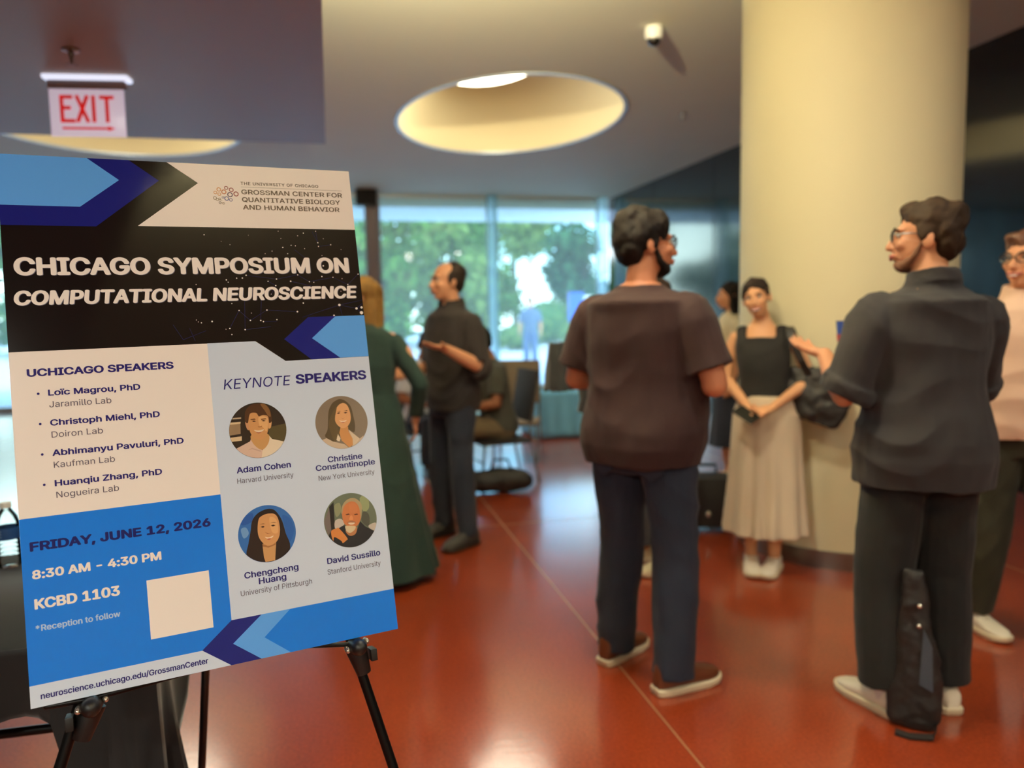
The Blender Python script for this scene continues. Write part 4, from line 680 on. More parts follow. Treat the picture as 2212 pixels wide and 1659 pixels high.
M_CLOTH = mat('black_tablecloth', (17, 17, 18), .85, var=.2, vscale=5, sheen=.25, bump=.08, bscale=500)
mb = MB(); per = []
def seg_(a, b, n): return [(a[0] + (b[0] - a[0]) * i / n, a[1] + (b[1] - a[1]) * i / n) for i in range(n)]
e_ = .012
per = [(p, (0, -1)) for p in seg_((TX0 - e_, TY0 - e_), (TX1 - .10, TY0 - e_), 70)] + [(p, (.25, -.97)) for p in seg_((TX1 - .10, TY0 - e_), (TX1 + e_, TY0 - e_), 10)] + [(p, (.85, -.5)) for p in seg_((TX1 + e_, TY0 - e_), (TX1 + e_, TY0 + .10), 10)] + [(p, (1, 0)) for p in seg_((TX1 + e_, TY0 + .10), (TX1 + e_, TY1 + e_), 26)] + [(p, (0, 1)) for p in seg_((TX1 + e_, TY1 + e_), (TX0 - e_, TY1 + e_), 60)] + [(p, (-1, 0)) for p in seg_((TX0 - e_, TY1 + e_), (TX0 - e_, TY0 - e_), 26)]
nP = len(per); rows = 12; rings_ = [[Vector((p[0], p[1], TZ + .006)) for p, d in per]]
for r_ in range(1, rows + 1):
    f = r_ / rows; ring = []
    for i, (p, d) in enumerate(per):
        dc = math.hypot(p[0] - TX1, p[1] - TY0)                      # the corner of the cloth hangs lowest
        drop = .155 + .46 * max(0, 1 - dc / .19) ** .7 if p[1] < TY1 - .1 else .14
        drop = min(drop, .70)
        amp = .006 + .040 * f * (math.exp(-(dc / .35) ** 2) + .25)
        wv = math.sin(i * .95) * .6 + math.sin(i * .43 + 1.3) * .4
        o_ = .004 + amp * (wv + .55) * f ** .7
        ring.append(Vector((p[0] + d[0] * o_, p[1] + d[1] * o_, TZ + .006 - drop * f)))
    rings_.append(ring)
mb.rings(rings_, cap=False); mb.add([(TX0 - e_, TY0 - e_, TZ + .006), (TX1 + e_, TY0 - e_, TZ + .006), (TX1 + e_, TY1 + e_, TZ + .006), (TX0 - e_, TY1 + e_, TZ + .006)], [(0, 1, 2, 3)])
o = build('tablecloth', mb, M_CLOTH); tag(o, 'black cloth draped over the long table behind the poster', 'tablecloth')
sm = o.modifiers.new('thickness', 'SOLIDIFY'); sm.thickness = .002; sm.offset = 1

M_PET = clear_mat('clear_plastic', (.93, .95, .93), .03); M_CAP = mat('bottle_cap', (226, 220, 206), .4, var=.02); M_LAB = mat('bottle_label', (38, 76, 128), .35, var=.25, vscale=60)
def bottle_parts(t, x, y, z):
    prof = [(.001, .004), (.026, .0), (.031, .006), (.031, .012)]
    for i in range(5): z0 = .016 + i * .0125; prof += [(.0318, z0), (.0318, z0 + .006), (.0300, z0 + .009)]
    prof += [(.031, .082), (.031, .118), (.0318, .122), (.031, .130), (.026, .148), (.017, .162), (.0125, .170), (.0125, .180)]
    m = MB(); m.lathe(prof, (x, y, z), seg=32); build('bottle_body', m, M_PET, t)
    m = MB(); m.lathe([(.0316, .083), (.0318, .085), (.0318, .115), (.0316, .117)], (x, y, z), seg=32, cap=False); lb = build('paper_label', m, M_LAB, t)
    m = MB()
    for q in range(3):
        a0, a1 = R(215), R(262); zz = z + .092 + q * .008
        ring = lambda h: [Vector((x + .0321 * math.cos(a0 + (a1 - a0) * k / 8), y + .0321 * math.sin(a0 + (a1 - a0) * k / 8), h)) for k in range(9)]
        m.rings([ring(zz), ring(zz + .0022)], cap=False, closed=False)
    build('label_stripe', m, mat('label_stripe', (150, 170, 200), .4), lb)
    m = MB(); m.lathe([(.0145, .172), (.0145, .184), (.0135, .187), (.001, .1875)], (x, y, z), seg=24); build('cap', m, M_CAP, t)
bz = TZ + .0065
b1 = thing('water_bottle', 'clear water bottle with white cap and blue label at the left edge', 'bottle', (-.925, 2.42, bz), 0, 'water bottles on the black table')
bottle_parts(b1, -.925, 2.42, bz)
copy_thing(b1, (-.845, 2.45, bz), .7, label='clear water bottle half hidden by the poster left edge')


# ================================================================== PEOPLE
RZ = [.80, .88, .95, 1.03, 1.10, 1.20, 1.30, 1.38, 1.43, 1.47, 1.50]
RA = {'m': [.115, .165, .168, .152, .148, .160, .176, .166, .122, .078, .060], 'f': [.120, .175, .172, .145, .128, .138, .148, .140, .100, .064, .050]}
RB = {'m': [.095, .118, .120, .112, .110, .116, .118, .104, .085, .068, .058], 'f': [.100, .122, .118, .098, .090, .108, .112, .094, .075, .058, .048]}
RY = [0, -.008, -.006, 0, .004, .008, .006, -.004, -.010, -.012, -.010]
def rot_head(yaw_, pitch_, roll_): return Matrix.Rotation(-R(yaw_), 3, 'Z') @ Matrix.Rotation(R(pitch_), 3, 'X') @ Matrix.Rotation(R(roll_), 3, 'Y')

def hand(mb, W_, d, n, right, curl=18, k=1.0, spread=.06):
    d = Vector(d).normalized(); n = Vector(n); n = (n - d * n.dot(d)).normalized(); t = d.cross(n)
    if not right: t = -t
    M = Matrix((t, d, n)).transposed(); W_ = Vector(W_)
    mb.ell(W_ + d * .048 * k, (.041 * k, .052 * k, .0155 * k), M, 14, 8)
    mb.ell(W_ + d * .020 * k + t * .022 * k + n * .006, (.018 * k, .030 * k, .015 * k), M, 12, 6)
    for i, (off, L) in enumerate(((.030, .072), (.010, .080), (-.010, .074), (-.030, .058))):
        p = W_ + d * (.088 - .006 * abs(i - 1)) * k + t * off * k; dd = (d + t * off / .03 * spread).normalized(); pts = [p - dd * .012]; pts.append(p)
        for j, fr in enumerate((.45, .32, .23)):
            c = R(curl * (1 + .15 * i) * (.8 if j == 0 else 1.0)); dd = (dd * math.cos(c) + n * math.sin(c)).normalized(); nn_ = (n * math.cos(c) - d * math.sin(c)); p = p + dd * L * fr * k; pts.append(p)
        mb.tube(pts, [.0092 * k, .0092 * k, .0086 * k, .0080 * k, .0068 * k], 10)
    th = (t * .72 + d * .62 + n * .28).normalized(); p = W_ + d * .028 * k + t * .030 * k
    mb.tube([p - th * .01, p + th * .032 * k, p + (th + d * .35 + n * .15).normalized() * .062 * k], [.012 * k, .0105 * k, .0085 * k], 10)

def shoe(ank, az_, s, parent, up_m, so_m, style='sneaker', kk=1.0):
    f = Vector((math.sin(az_), math.cos(az_), 0)); r_ = Vector((f.y, -f.x, 0)); base = Vector((ank[0], ank[1], 0))
    hgt = {'sneaker': 1.0, 'high': 1.25, 'flat': .72}[style]
    prof = [(-.078, .020, .062), (-.068, .031, .088), (-.035, .038, .100), (.005, .040, .098), (.045, .041, .084), (.085, .045, .068), (.130, .048, .056), (.165, .043, .050), (.190, .029, .042), (.203, .010, .033)]
    rs = []
    for y, w, h in prof:
        h *= hgt; ring = []
        for k in range(16):
            a = 2 * math.pi * k / 16; cx_, cz_ = math.cos(a), math.sin(a)
            x = w * math.copysign(abs(cx_) ** .7, cx_); z = .016 + (h - .016) * (.5 + .5 * math.copysign(abs(cz_) ** .8, cz_))
            ring.append((base + f * y * kk + r_ * x + Vector((0, 0, z))) * s)
        rs.append(ring)
    m = MB(); m.rings(rs); up = build('shoe', m, up_m, parent, local=True)
    rs = []
    for z, e in ((.0, .0), (.006, .005), (.024, .006), (.028, .001)):
        ring = [(y, w + e) for y, w, h in prof] + [(y, -w - e) for y, w, h in reversed(prof)]
        rs.append([(base + f * (y + (e if y > .15 else -e if y < -.05 else 0)) * kk + r_ * w + Vector((0, 0, z + (.010 * ((y - .12) / .08) ** 2 if y > .12 else 0) * (1 if z < .01 else .6)))) * s for y, w in ring])
    m = MB(); m.rings(rs); build('sole', m, so_m, up, local=True)
    if style != 'flat':
        m = MB()
        for q in range(4):
            y = .038 + q * .016; h = np.interp(y, [p[0] for p in prof], [p[2] for p in prof]) * hgt
            m.tube([(base + f * (y + .004) - r_ * .020 + Vector((0, 0, h - .006))) * s, (base + f * y + Vector((0, 0, h + .002))) * s, (base + f * (y + .004) + r_ * .020 + Vector((0, 0, h - .006))) * s], .0026 * s, 6)
        build('lace', m, so_m if style == 'sneaker' else up_m, up, local=True)

def person(label, loc, az, h=1.75, sex='m', bw_=1.0, drop=0.0, lean=(0, 0), head=(0, 0, 0), arms=None, legs=None, feet=None, shirt=None, bottom=None,
           shoes=None, hair=None, skin=None, glasses=None, beard=None, voxel=.008, belly=0.0, face=True, smile=False, group=None, socks=None):
    s = h / 1.75; az_ = R(az); root = thing('person', label, 'person', (loc[0], loc[1], 0), -az_, group)
    V = Vector
    def T(z): k = max(0.0, (z - .92) / .55); return V((lean[0] * k, lean[1] * k, -drop))
    def ab(z):
        return np.interp(z, RZ, RA[sex]) * bw_, np.interp(z, RZ, RB[sex]) * (1 + .5 * (bw_ - 1)) , np.interp(z, RZ, RY)
    def ring(z, fit=0.0, amin=0.0, n=28, k=1.0, wave=0.0, wn=9):
        a, b, y = ab(z); bl = belly * math.exp(-((z - 1.06) / .13) ** 2); a = max(a, amin) * k + fit + bl * .5; b = max(b, amin * .66) * k + fit + bl * .6; t_ = T(z)
        out = []
        for q in range(n):
            w = 2 * math.pi * q / n; c_, s_ = math.cos(w), math.sin(w); e = 1 + wave * math.cos(wn * w)
            out.append(V((t_.x + a * e * math.copysign(abs(c_) ** .88, c_), t_.y + y + bl * .5 + b * e * math.copysign(abs(s_) ** .88, s_), z + t_.z)))
        return out
    sw = (.185 if sex == 'm' else .163) * (bw_ if bw_ < 1.1 else 1 + (bw_ - 1) * .8)
    Sh = {'R': V((sw, -.012, 1.408)) + T(1.42), 'L': V((-sw, -.012, 1.408)) + T(1.42)}
    A = {'R': ((.245, -.03, 1.12), (.26, .06, .89), (0, .25, -1), (-1, 0, 0), 20), 'L': ((-.245, -.03, 1.12), (-.26, .06, .89), (0, .25, -1), (1, 0, 0), 20)}
    if arms: A.update(arms)
    LG = {'R': ((.10, .025, .49), (.105, -.02, .085), 8), 'L': ((-.10, .025, .49), (-.105, -.02, .085), -8)}
    if legs: LG.update(legs)
    if feet:                                                      # where each foot really stands on the floor
        for k_, (fx, fy, faz) in feet.items():
            dx, dy = fx - loc[0], fy - loc[1]; lx = (dx * math.cos(az_) - dy * math.sin(az_)) / s; ly = (dx * math.sin(az_) + dy * math.cos(az_)) / s; fa = faz - az
            hx = .09 if k_ == 'R' else -.09; fr = V((math.sin(R(fa)), math.cos(R(fa)), 0))
            LG[k_] = ((lx * .58 + hx * .42 + fr.x * .03, ly * .58 + fr.y * .03, .49), (lx, ly, .085), fa)
    hipw = .088 * (1 + (bw_ - 1) * .6)
    HP = {'R': V((hipw, 0, .90 - drop)), 'L': V((-hipw, 0, .90 - drop))}
    # ---- head frame
    HM = rot_head(*head); nb = V((0, -.012, 1.475)) + T(1.475); HC_ = nb + V((0, .022, .0)) + HM @ V((0, .012, .155 if sex == 'm' else .140)); hk = 1.0 if sex == 'm' else .955
    def hp(x, y, z): return HC_ + HM @ (V((x, y, z)) * hk)
    def hell(m, c, r, e=None): m.ell(hp(*c), [q * hk for q in r], HM @ e if e else HM, 18, 12)
    # ---- body
    mb = MB()
    mb.rings([ring(z, k=.90, fit=-.004) for z in (.82, .88, .95, 1.03, 1.10, 1.20, 1.30, 1.37)] + [ring(z, k=.93) for z in (1.42, 1.46, 1.49)])
    for k_ in 'LR':
        E, Wp, hd, pn, cu = A[k_]; E, Wp = V(E) + V((0, 0, -drop)), V(Wp) + V((0, 0, -drop)); sg = 1 if k_ == 'R' else -1; g = 1 if sex == 'm' else .82; g *= 1 + (bw_ - 1) * .8
        mb.tube([Sh[k_] + V((-.07 * sg, 0, .0)), Sh[k_] + V((-.014 * sg, 0, -.028)), Sh[k_].lerp(E, .35), Sh[k_].lerp(E, .75), E], [.040 * g, .052 * g, .050 * g, .043 * g, .040 * g], 16)
        mb.tube([E, E.lerp(Wp, .25), E.lerp(Wp, .6), Wp], [.040 * g, .042 * g, .036 * g, .027 * g], 16)
        hand(mb, Wp, hd, pn, k_ == 'R', cu, .98 if sex == 'm' else .90)
        K, An, fa = LG[k_]; K, An = V(K), V(An)
        mb.tube([HP[k_], HP[k_].lerp(K, .5), K], [.078, .066, .052], 16); mb.tube([K, K.lerp(An, .3), K.lerp(An, .7), An], [.050, .053, .042, .035], 16)
        fr = V((math.sin(R(fa)), math.cos(R(fa)), 0)); mb.tube([An, An + V((0, 0, -.035)) - fr * .02, An + fr * .08 + V((0, 0, -.052)), An + fr * .14 + V((0, 0, -.055))], [.034, .032, .026, .016], 12)
    mb.tube([V((0, -.014, 1.40)) + T(1.40), nb + V((0, .004, .03)), hp(0, -.012, -.06)], [.066 if sex == 'm' else .052, .056 if sex == 'm' else .045, .056 if sex == 'm' else .046], 18)
    hell(mb, (0, -.014, .030), (.075, .096, .084)); hell(mb, (0, .028, -.028), (.061, .066, .084)); hell(mb, (0, .050, -.088), (.034, .034, .026)); hell(mb, (0, .02, -.075), (.050, .05, .035))
    hell(mb, (0, .074, .026), (.050, .020, .013))
    for q in (-1, 1):
        hell(mb, (.036 * q, .066, -.022), (.024, .024, .022)); hell(mb, (.077 * q, -.010, -.010), (.009, .020, .031), Matrix.Rotation(.3 * q, 3, 'Z')); hell(mb, (.012 * q, .094, -.034), (.009, .010, .008))
    mb.tube([hp(0, .084, .018), hp(0, .098, -.008), hp(0, .110, -.030)], [.009 * hk, .011 * hk, .013 * hk], 12); mb.ell(hp(0, .090, -.060), (.026, .012, .014), HM)
    me = remesh(mb, voxel * .8, 3); finish(me, 'body', skin, root, s)
    # ---- face
    if face:
        for q in (-1, 1):
            m = MB(); m.ell(hp(.031 * q, .0785, .008) * s, (.0115 * s, .0085 * s, .0085 * s), HM, 14, 8); e_o = build('eye', m, mat('eye_white', (206, 196, 184), .2), root, local=True)
            m = MB(); m.ell(hp(.031 * q, .0855, .008) * s, (.0058 * s, .0030 * s, .0060 * s), HM, 12, 6); build('iris', m, mat('iris_brown', (40, 24, 16), .15), e_o, local=True)
            m = MB(); m.tube([hp(.017 * q, .0955, .025) * s, hp(.032 * q, .0935, .031) * s, hp(.050 * q, .080, .025) * s], [q2 * s * (1.0 if sex == 'm' else .62) for q2 in (.0036, .0044, .0026)], 8); build('eyebrow', m, hair['mat'], root, local=True)
        m = MB(); w_ = .030 if smile else .023
        m.tube([hp(-w_, .090, -.054 if smile else -.060) * s, hp(-.012, .101, -.059) * s, hp(0, .103, -.058) * s, hp(.012, .101, -.059) * s, hp(w_, .090, -.054 if smile else -.060) * s], [.003 * s, .0055 * s, .006 * s, .0055 * s, .003 * s], 10)
        m.tube([hp(-w_ * .9, .090, -.058) * s, hp(0, .101, -.073 if smile else -.068) * s, hp(w_ * .9, .090, -.058) * s], [.003 * s, .007 * s, .003 * s], 10)
        lp = build('lips', m, mat('lips_rose', (176, 96, 84), .4), root, local=True)
        if smile: m = MB(); m.ell(hp(0, .1005, -.0655) * s, ((.017 if sex == 'm' else .022) * s, .0058 * s, (.0048 if sex == 'm' else .0064) * s), HM, 14, 8); build('teeth', m, mat('teeth_white', (238, 232, 220), .25), lp, local=True)
    # ---- hair
    st = hair['style']; mb = MB()
    if st in ('short', 'thick', 'receding'):
        k_ = dict(short=1.0, thick=1.06, receding=.98)[st]
        if st == 'receding': hell(mb, (0, -.048, .044), (.083, .082, .079))
        else: hell(mb, (0, -.023, .052), (.084 * k_, .100 * k_, .080 * k_)); hell(mb, (0, .012, .078), (.066 * k_, .066 * k_, .046 * k_))
        hell(mb, (0, -.064, -.006), (.076 * k_, .052 * k_, .070 * k_)); hell(mb, (0, -.05, .02), (.084 * k_, .062 * k_, .07 * k_))
        for q in (-1, 1): hell(mb, (.068 * q, -.006, .018), (.016 * k_, .030, .042 * k_))
        if st == 'thick': hell(mb, (0, -.045, .085), (.074, .08, .052)); hell(mb, (0, -.085, .03), (.072, .045, .072)); hell(mb, (0, .020, .098), (.058, .056, .036))
        if st == 'short': hell(mb, (.012, .030, .092), (.058, .052, .030)); hell(mb, (0, -.06, .075), (.07, .06, .05))
    elif st == 'long':
        hell(mb, (0, -.023, .050), (.087, .101, .083)); L_ = hair.get('len', .36)
        rs = []
        for q in range(8):
            f = q / 7; w_ = .082 + .012 * math.sin(f * 2.6) - .035 * f ** 3; d_ = .050 - .020 * f
            rs.append([hp(w_ * math.cos(2 * math.pi * i / 18), -.048 - .018 * f + d_ * math.sin(2 * math.pi * i / 18), .03) + V((0, -.02 * f, -L_ * f)) for i in range(18)])
        mb.rings(rs)
        for q in (-1, 1): mb.tube([hp(.066 * q, .02, .06), hp(.080 * q, .0, -.02), hp(.078 * q, -.012, -.09) + V((0, 0, -.02)), hp(.070 * q, -.02, -.10) + V((0, -.02, -L_ * .45))], [.022, .024, .026, .018], 12)
    elif st == 'tied':
        hell(mb, (0, -.023, .050), (.082, .099, .078)); hell(mb, (0, -.05, .01), (.078, .065, .06)); mb.ell(hp(0, -.125, .05), (.038, .034, .036), HM); mb.tube([hp(0, -.12, .04), hp(0, -.15, -.02), hp(0, -.14, -.12)], [.028, .026, .010], 12)
        for q in (-1, 1): mb.tube([hp(.004 * q, .066, .080), hp(.050 * q, .052, .055), hp(.074 * q, .012, .015)], [.010, .015, .012], 10)
    me = remesh(mb, voxel * .9, 2); finish(me, 'hair', hair['mat'], root, s, amp=hair.get('amp', .006), freq=26, stretch=(1, 1, .45 if st == 'long' else .8))
    if beard:
        mb = MB(); bk = beard.get('k', 1.0); hell(mb, (0, .050, -.088), (.040 * bk, .046 * bk, .032 * bk)); hell(mb, (0, .087, -.047), (.028, .013, .007))
        for q in (-1, 1): mb.tube([hp(.066 * q, .010, -.02), hp(.060 * q, .028, -.062), hp(.034 * q, .062, -.092)], [.008 * bk, .013 * bk, .020 * bk], 10)
        if not beard.get('full', True): pass
        me = remesh(mb, voxel * .8, 1); finish(me, 'beard', beard['mat'], root, s, amp=.003, freq=40)
    if glasses:
        m = MB()
        for q in (-1, 1):
            m.tube([hp(.033 * q + .024 * math.cos(a), .104 - .010 * abs(math.cos(a) * .5 + .5 * q) , .006 + .019 * math.sin(a)) * s for a in [2 * math.pi * i / 20 for i in range(21)]], .0022 * s, 6, rnd=False)
            m.tube([hp(.056 * q, .094, .012) * s, hp(.076 * q, .04, .012) * s, hp(.080 * q, -.012, .008) * s], .0022 * s, 6)
        m.tube([hp(-.010, .106, .010) * s, hp(.010, .106, .010) * s], .0022 * s, 6)
        gl = build('glasses', m, mat('dark_glasses_frame', (22, 18, 18), .3), root, local=True)
        for q in (-1, 1):
            m = MB(); m.add([hp(.033 * q + .023 * math.cos(a), .1035 - .010 * abs(math.cos(a) * .5 + .5 * q), .006 + .018 * math.sin(a)) * s for a in [2 * math.pi * i / 20 for i in range(20)]], [tuple(range(20))]); build('lens', m, clear_mat('lens_clear', (.94, .96, .97), .02), gl, local=True)
    # ---- shirt / dress
    sh = dict(hem=.86, sleeve=.55, fit=.020, flare=0.0, collar=False, cut=1.485, name='shirt', amp=.007, wear=.0); sh.update(shirt or {})
    mb = MB(); zs = [sh['hem']] + [z for z in np.arange(.90, 1.36, .06) if z > sh['hem'] + .02] + [1.38, 1.425]
    am = np.interp
    rs = [ring(z, fit=sh['fit'] + sh['flare'] * max(0, (1.15 - z)) , amin=(.150 if sex == 'm' else .125) * bw_) for z in zs]
    if sh['cut'] > 1.44: rs += [ring(1.465, fit=.012), ring(sh['cut'], fit=.006)]
    else: rs[-1] = ring(sh['cut'], fit=.014)
    mb.rings(rs)
    if sh['sleeve'] > 0:
        for k_ in 'LR':
            E, Wp = V(A[k_][0]) + V((0, 0, -drop)), V(A[k_][1]) + V((0, 0, -drop)); sg = 1 if k_ == 'R' else -1; g = (1 if sex == 'm' else .80) * (1 + (bw_ - 1) * .8); f_ = sh['fit'] * .8
            S2 = Sh[k_] + V((-.012 * sg, 0, -.036)); path = [Sh[k_] + V((-.085 * sg, 0, -.012)), Sh[k_] + V((-.050 * sg, 0, -.022)), S2]; rad = [.040 * g + f_ * .4, .052 * g + f_ * .6, .058 * g + f_ * .75]
            tt = sh['sleeve']
            for q in (.12, .3, .6, .9, 1.0, 1.3, 1.6, 1.88):
                if q < tt - .03: path.append(S2.lerp(E, q) if q <= 1 else E.lerp(Wp, q - 1)); rad.append((am(q, [0, 1, 1.5, 2], [.060, .052, .046, .038])) * g + f_)
            path.append(S2.lerp(E, tt) if tt <= 1 else E.lerp(Wp, tt - 1)); rad.append((am(tt, [0, 1, 1.5, 2], [.062, .053, .046, .039])) * g + f_ * 1.15)
            mb.tube(path, rad, 18, rnd=False); mb.ell(S2, [.056 * g + f_ * .7] * 3)
            if sh.get('cuff'): c0 = path[-1]; d0 = (path[-1] - path[-2]).normalized(); mb.tube([c0 - d0 * .05, c0 + d0 * .006], rad[-1] + .006, 18, rnd=False)
    elif sh.get('strap', True):
        for sg in (-1, 1): mb.tube([V((.105 * sg, .07, sh['cut'] - .05)) + T(1.4), V((.112 * sg, .03, sh['cut'] + .045)) + T(1.4), V((.112 * sg, -.05, sh['cut'] + .045)) + T(1.4), V((.105 * sg, -.09, sh['cut'] - .05)) + T(1.4)], .030, 12)
    if sh['collar']:
        for zz, rr in ((1.478, .080), (1.495, .074), (1.512, .072)): mb.tube([V((rr * math.cos(a), -.012 + rr * .95 * math.sin(a), zz + .012 * math.sin(-a))) + T(1.47) for a in [math.pi * .5 + .45 + (2 * math.pi - .9) * i / 22 for i in range(23)]], .012, 8)
    if sh.get('skirt'):
        z1, aa, bb, wn, amp_ = sh['skirt']; rs = []
        for q in range(14):
            f = q / 13; z = 1.06 + (z1 - 1.06) * f; a0, b0, y0 = ab(max(z, .88)); k2 = max(0, (f - .12) / .88) ** 1.1; a_ = max(a0 + .018, 0) * (1 - k2) + aa * k2; b_ = (b0 + .018) * (1 - k2) + bb * k2
            rs.append([V((a_ * (1 + amp_ * k2 * math.cos(wn * w + 1.7 * math.sin(3 * w))) * math.cos(w), y0 + b_ * (1 + amp_ * k2 * math.cos(wn * w + 1.7 * math.sin(3 * w))) * math.sin(w), z)) for w in [2 * math.pi * i / 120 for i in range(120)]])
        mb.rings(rs)
    me = remesh(mb, voxel, 2); so = finish(me, sh['name'], sh['mat'], root, s, amp=sh['amp'], freq=7, stretch=(1, 1, .6), seed=loc[0] * 3, fold=sh.get('fold', .010))
    if sh.get('buttons'):
        for zz in np.arange(sh['hem'] + .08, 1.44, .085):
            a, b, y = ab(zz); bl = belly * math.exp(-((zz - 1.06) / .13) ** 2); t_ = T(zz); m = MB(); m.ell(V((t_.x, t_.y + y + max(b, .1) + sh['fit'] + bl * 1.1 + .003, zz - drop)) * s, (.0055 * s, .003 * s, .0055 * s), None, 10, 6); build('button', m, mat('pale_button', (196, 184, 166), .4), so, local=True)
    # ---- trousers / skirt
    bt = dict(kind='trousers', top=1.02, r=(.098, .078, .066), hem=.07, amp=.007); bt.update(bottom or {})
    if bt['kind'] == 'trousers':
        mb = MB(); mb.rings([ring(z, fit=.014) for z in (.80, .85, .90, .95, 1.0, bt['top'])])
        for k_ in 'LR':
            K, An, fa = LG[k_]; K, An = V(K), V(An); end = An.lerp(K, (bt['hem'] - .085) / .4) if bt['hem'] > .085 else An + V((0, 0, bt['hem'] - .085))
            r0, r1, r2 = bt['r']; mb.tube([HP[k_] + V((0, 0, .02)), HP[k_].lerp(K, .3), HP[k_].lerp(K, .7), K, K.lerp(end, .3), K.lerp(end, .7), end], [r0, r0 * .98, r1 * 1.06, r1, r1 * 1.0, (r1 + r2) / 2, r2], 20, rnd=False)
        me = remesh(mb, voxel, 2); tr = finish(me, 'trousers', bt['mat'], root, s, amp=bt['amp'], freq=8, stretch=(1, 1, .7), seed=loc[1], fold=.009)
        if bt.get('pocket'):
            for sg in (-1, 1):
                m = MB(); pts = [(.040, .905), (.128, .905), (.124, .815), (.084, .785), (.046, .815)]
                m.rings([[V((sg * x * bw_, -ab(.9)[1] - .022 + .24 * max(0, x - .05) + (.905 - z) * .22 - o_, z)) * s for x, z in pts] for o_ in (0, .008)]); build('pocket', m, bt['mat'], tr, local=True)
    elif bt['kind'] == 'skirt':
        z1, aa, bb, wn, amp_ = bt['shape']; mb = MB(); rs = []
        for q in range(16):
            f = q / 15; z = bt['top'] + (z1 - bt['top']) * f; a0, b0, y0 = ab(max(z, .88)); k2 = f ** 1.35; a_ = (a0 + .014) * (1 - k2) + aa * k2; b_ = (b0 + .014) * (1 - k2) + bb * k2
            rs.append([V((a_ * (1 + amp_ * k2 * math.cos(wn * w + 1.2 * math.sin(4 * w))) * math.cos(w), y0 + b_ * (1 + amp_ * k2 * math.cos(wn * w + 1.2 * math.sin(4 * w))) * math.sin(w), z)) for w in [2 * math.pi * i / 144 for i in range(144)]])
        mb.rings(rs); me = remesh(mb, voxel, 1); finish(me, 'skirt', bt['mat'], root, s, amp=bt['amp'] * .5, freq=8, stretch=(1, 1, .3))
    # ---- socks and shoes
    for k_ in 'LR':
        K, An, fa = LG[k_]; An = V(An); K = V(K)
        if socks: m = MB(); m.tube([(An + V((0, 0, -.03))) * s, An * s, An.lerp(K, .16) * s], .041 * s, 16, rnd=False); build('sock', m, socks, root, local=True)
        shoe(An, R(fa), s, root, *shoes)
    root['_'] = 0; del root['_']
    return root

def cloth(name, col, **k):
    d = dict(rough=.88, var=.16, vscale=6, sheen=.04, bump=.10, bscale=350); d.update(k); return mat(name, col, **d)
SK = dict(rough=.52, var=.05, vscale=14, spec=.4)
SK_A, SK_B, SK_C, SK_D = mat('skin_tan', (196, 128, 92), **SK), mat('skin_fair', (212, 150, 110), **SK), mat('skin_light', (216, 158, 112), **SK), mat('skin_brown', (150, 96, 64), **SK)
H_BLK, H_BRN, H_BLD, H_DK = [mat(n_, c_, rough=.7, var=.35, vscale=30, spec=.2, bump=.2, bscale=120) for n_, c_ in (('hair_black', (24, 18, 15)), ('hair_dark_brown', (46, 32, 20)), ('hair_blonde', (116, 84, 40)), ('hair_brown_black', (34, 24, 20)))]
WHT, OFFW = mat('shoe_white', (222, 210, 186), .55, var=.06), mat('sole_off_white', (216, 200, 166), .6, var=.05)
BRN, DKB, BLKL = mat('shoe_brown_leather', (96, 48, 22), .45, var=.2), mat('shoe_dark_brown', (52, 40, 28), .6, var=.15), mat('shoe_black_leather', (26, 23, 21), .4, var=.1)

# the man in the maroon T-shirt
person('man in maroon T-shirt and blue jeans seen from behind, wearing brown shoes with white soles', (1.16, 2.74), 50, 1.82, bw_=1.14, belly=.05, head=(42, 0, 0), voxel=.007,
       arms={'L': ((-.285, .0, 1.13), (-.13, .25, 1.13), (.9, .4, .05), (0, .2, 1), 30), 'R': ((.285, -.01, 1.13), (.15, .25, 1.11), (-.85, .5, .0), (0, .2, 1), 30)},
       feet={'L': (1.10, 2.89, 57), 'R': (1.22, 2.585, 78)}, shirt=dict(mat=cloth('maroon_jersey', (44, 19, 19)), hem=.83, sleeve=.80, fit=.030, flare=.06, amp=.010),
       bottom=dict(mat=cloth('dark_denim', (27, 35, 52), var=.25), r=(.105, .086, .076), hem=.055, pocket=True), shoes=(BRN, OFFW, 'high'), hair=dict(style='thick', mat=H_BLK, amp=.010), skin=SK_A, glasses=True, beard=dict(mat=H_BLK))
# the man in the charcoal overshirt
person('man in charcoal overshirt, black trousers and white sneakers seen from behind', (2.0, 2.24), 12, 1.80, bw_=1.02, head=(-58, 2, 0), voxel=.007,
       arms={'L': ((-.27, .01, 1.11), (-.25, .22, 1.235), (-.35, .9, .22), (.1, -.2, 1), 12), 'R': ((.24, .12, 1.12), (.04, .30, 1.27), (-.9, .35, .15), (-.2, .4, 1), 42)},
       feet={'L': (1.882, 2.247, -10), 'R': (2.11, 2.235, 14)}, shirt=dict(mat=cloth('charcoal_cotton', (40, 37, 39)), hem=.80, sleeve=1.02, fit=.034, flare=.10, collar=True, amp=.012, cuff=True),
       bottom=dict(mat=cloth('black_twill', (15, 15, 15)), r=(.105, .096, .092), hem=.10), shoes=(WHT, OFFW, 'sneaker'), socks=mat('white_sock', (206, 190, 178), .9), hair=dict(style='short', mat=H_BRN, amp=.009), skin=SK_B, glasses=True, beard=dict(mat=mat('stubble_brown', (112, 74, 50), .8, var=.2, vscale=60), k=.93))
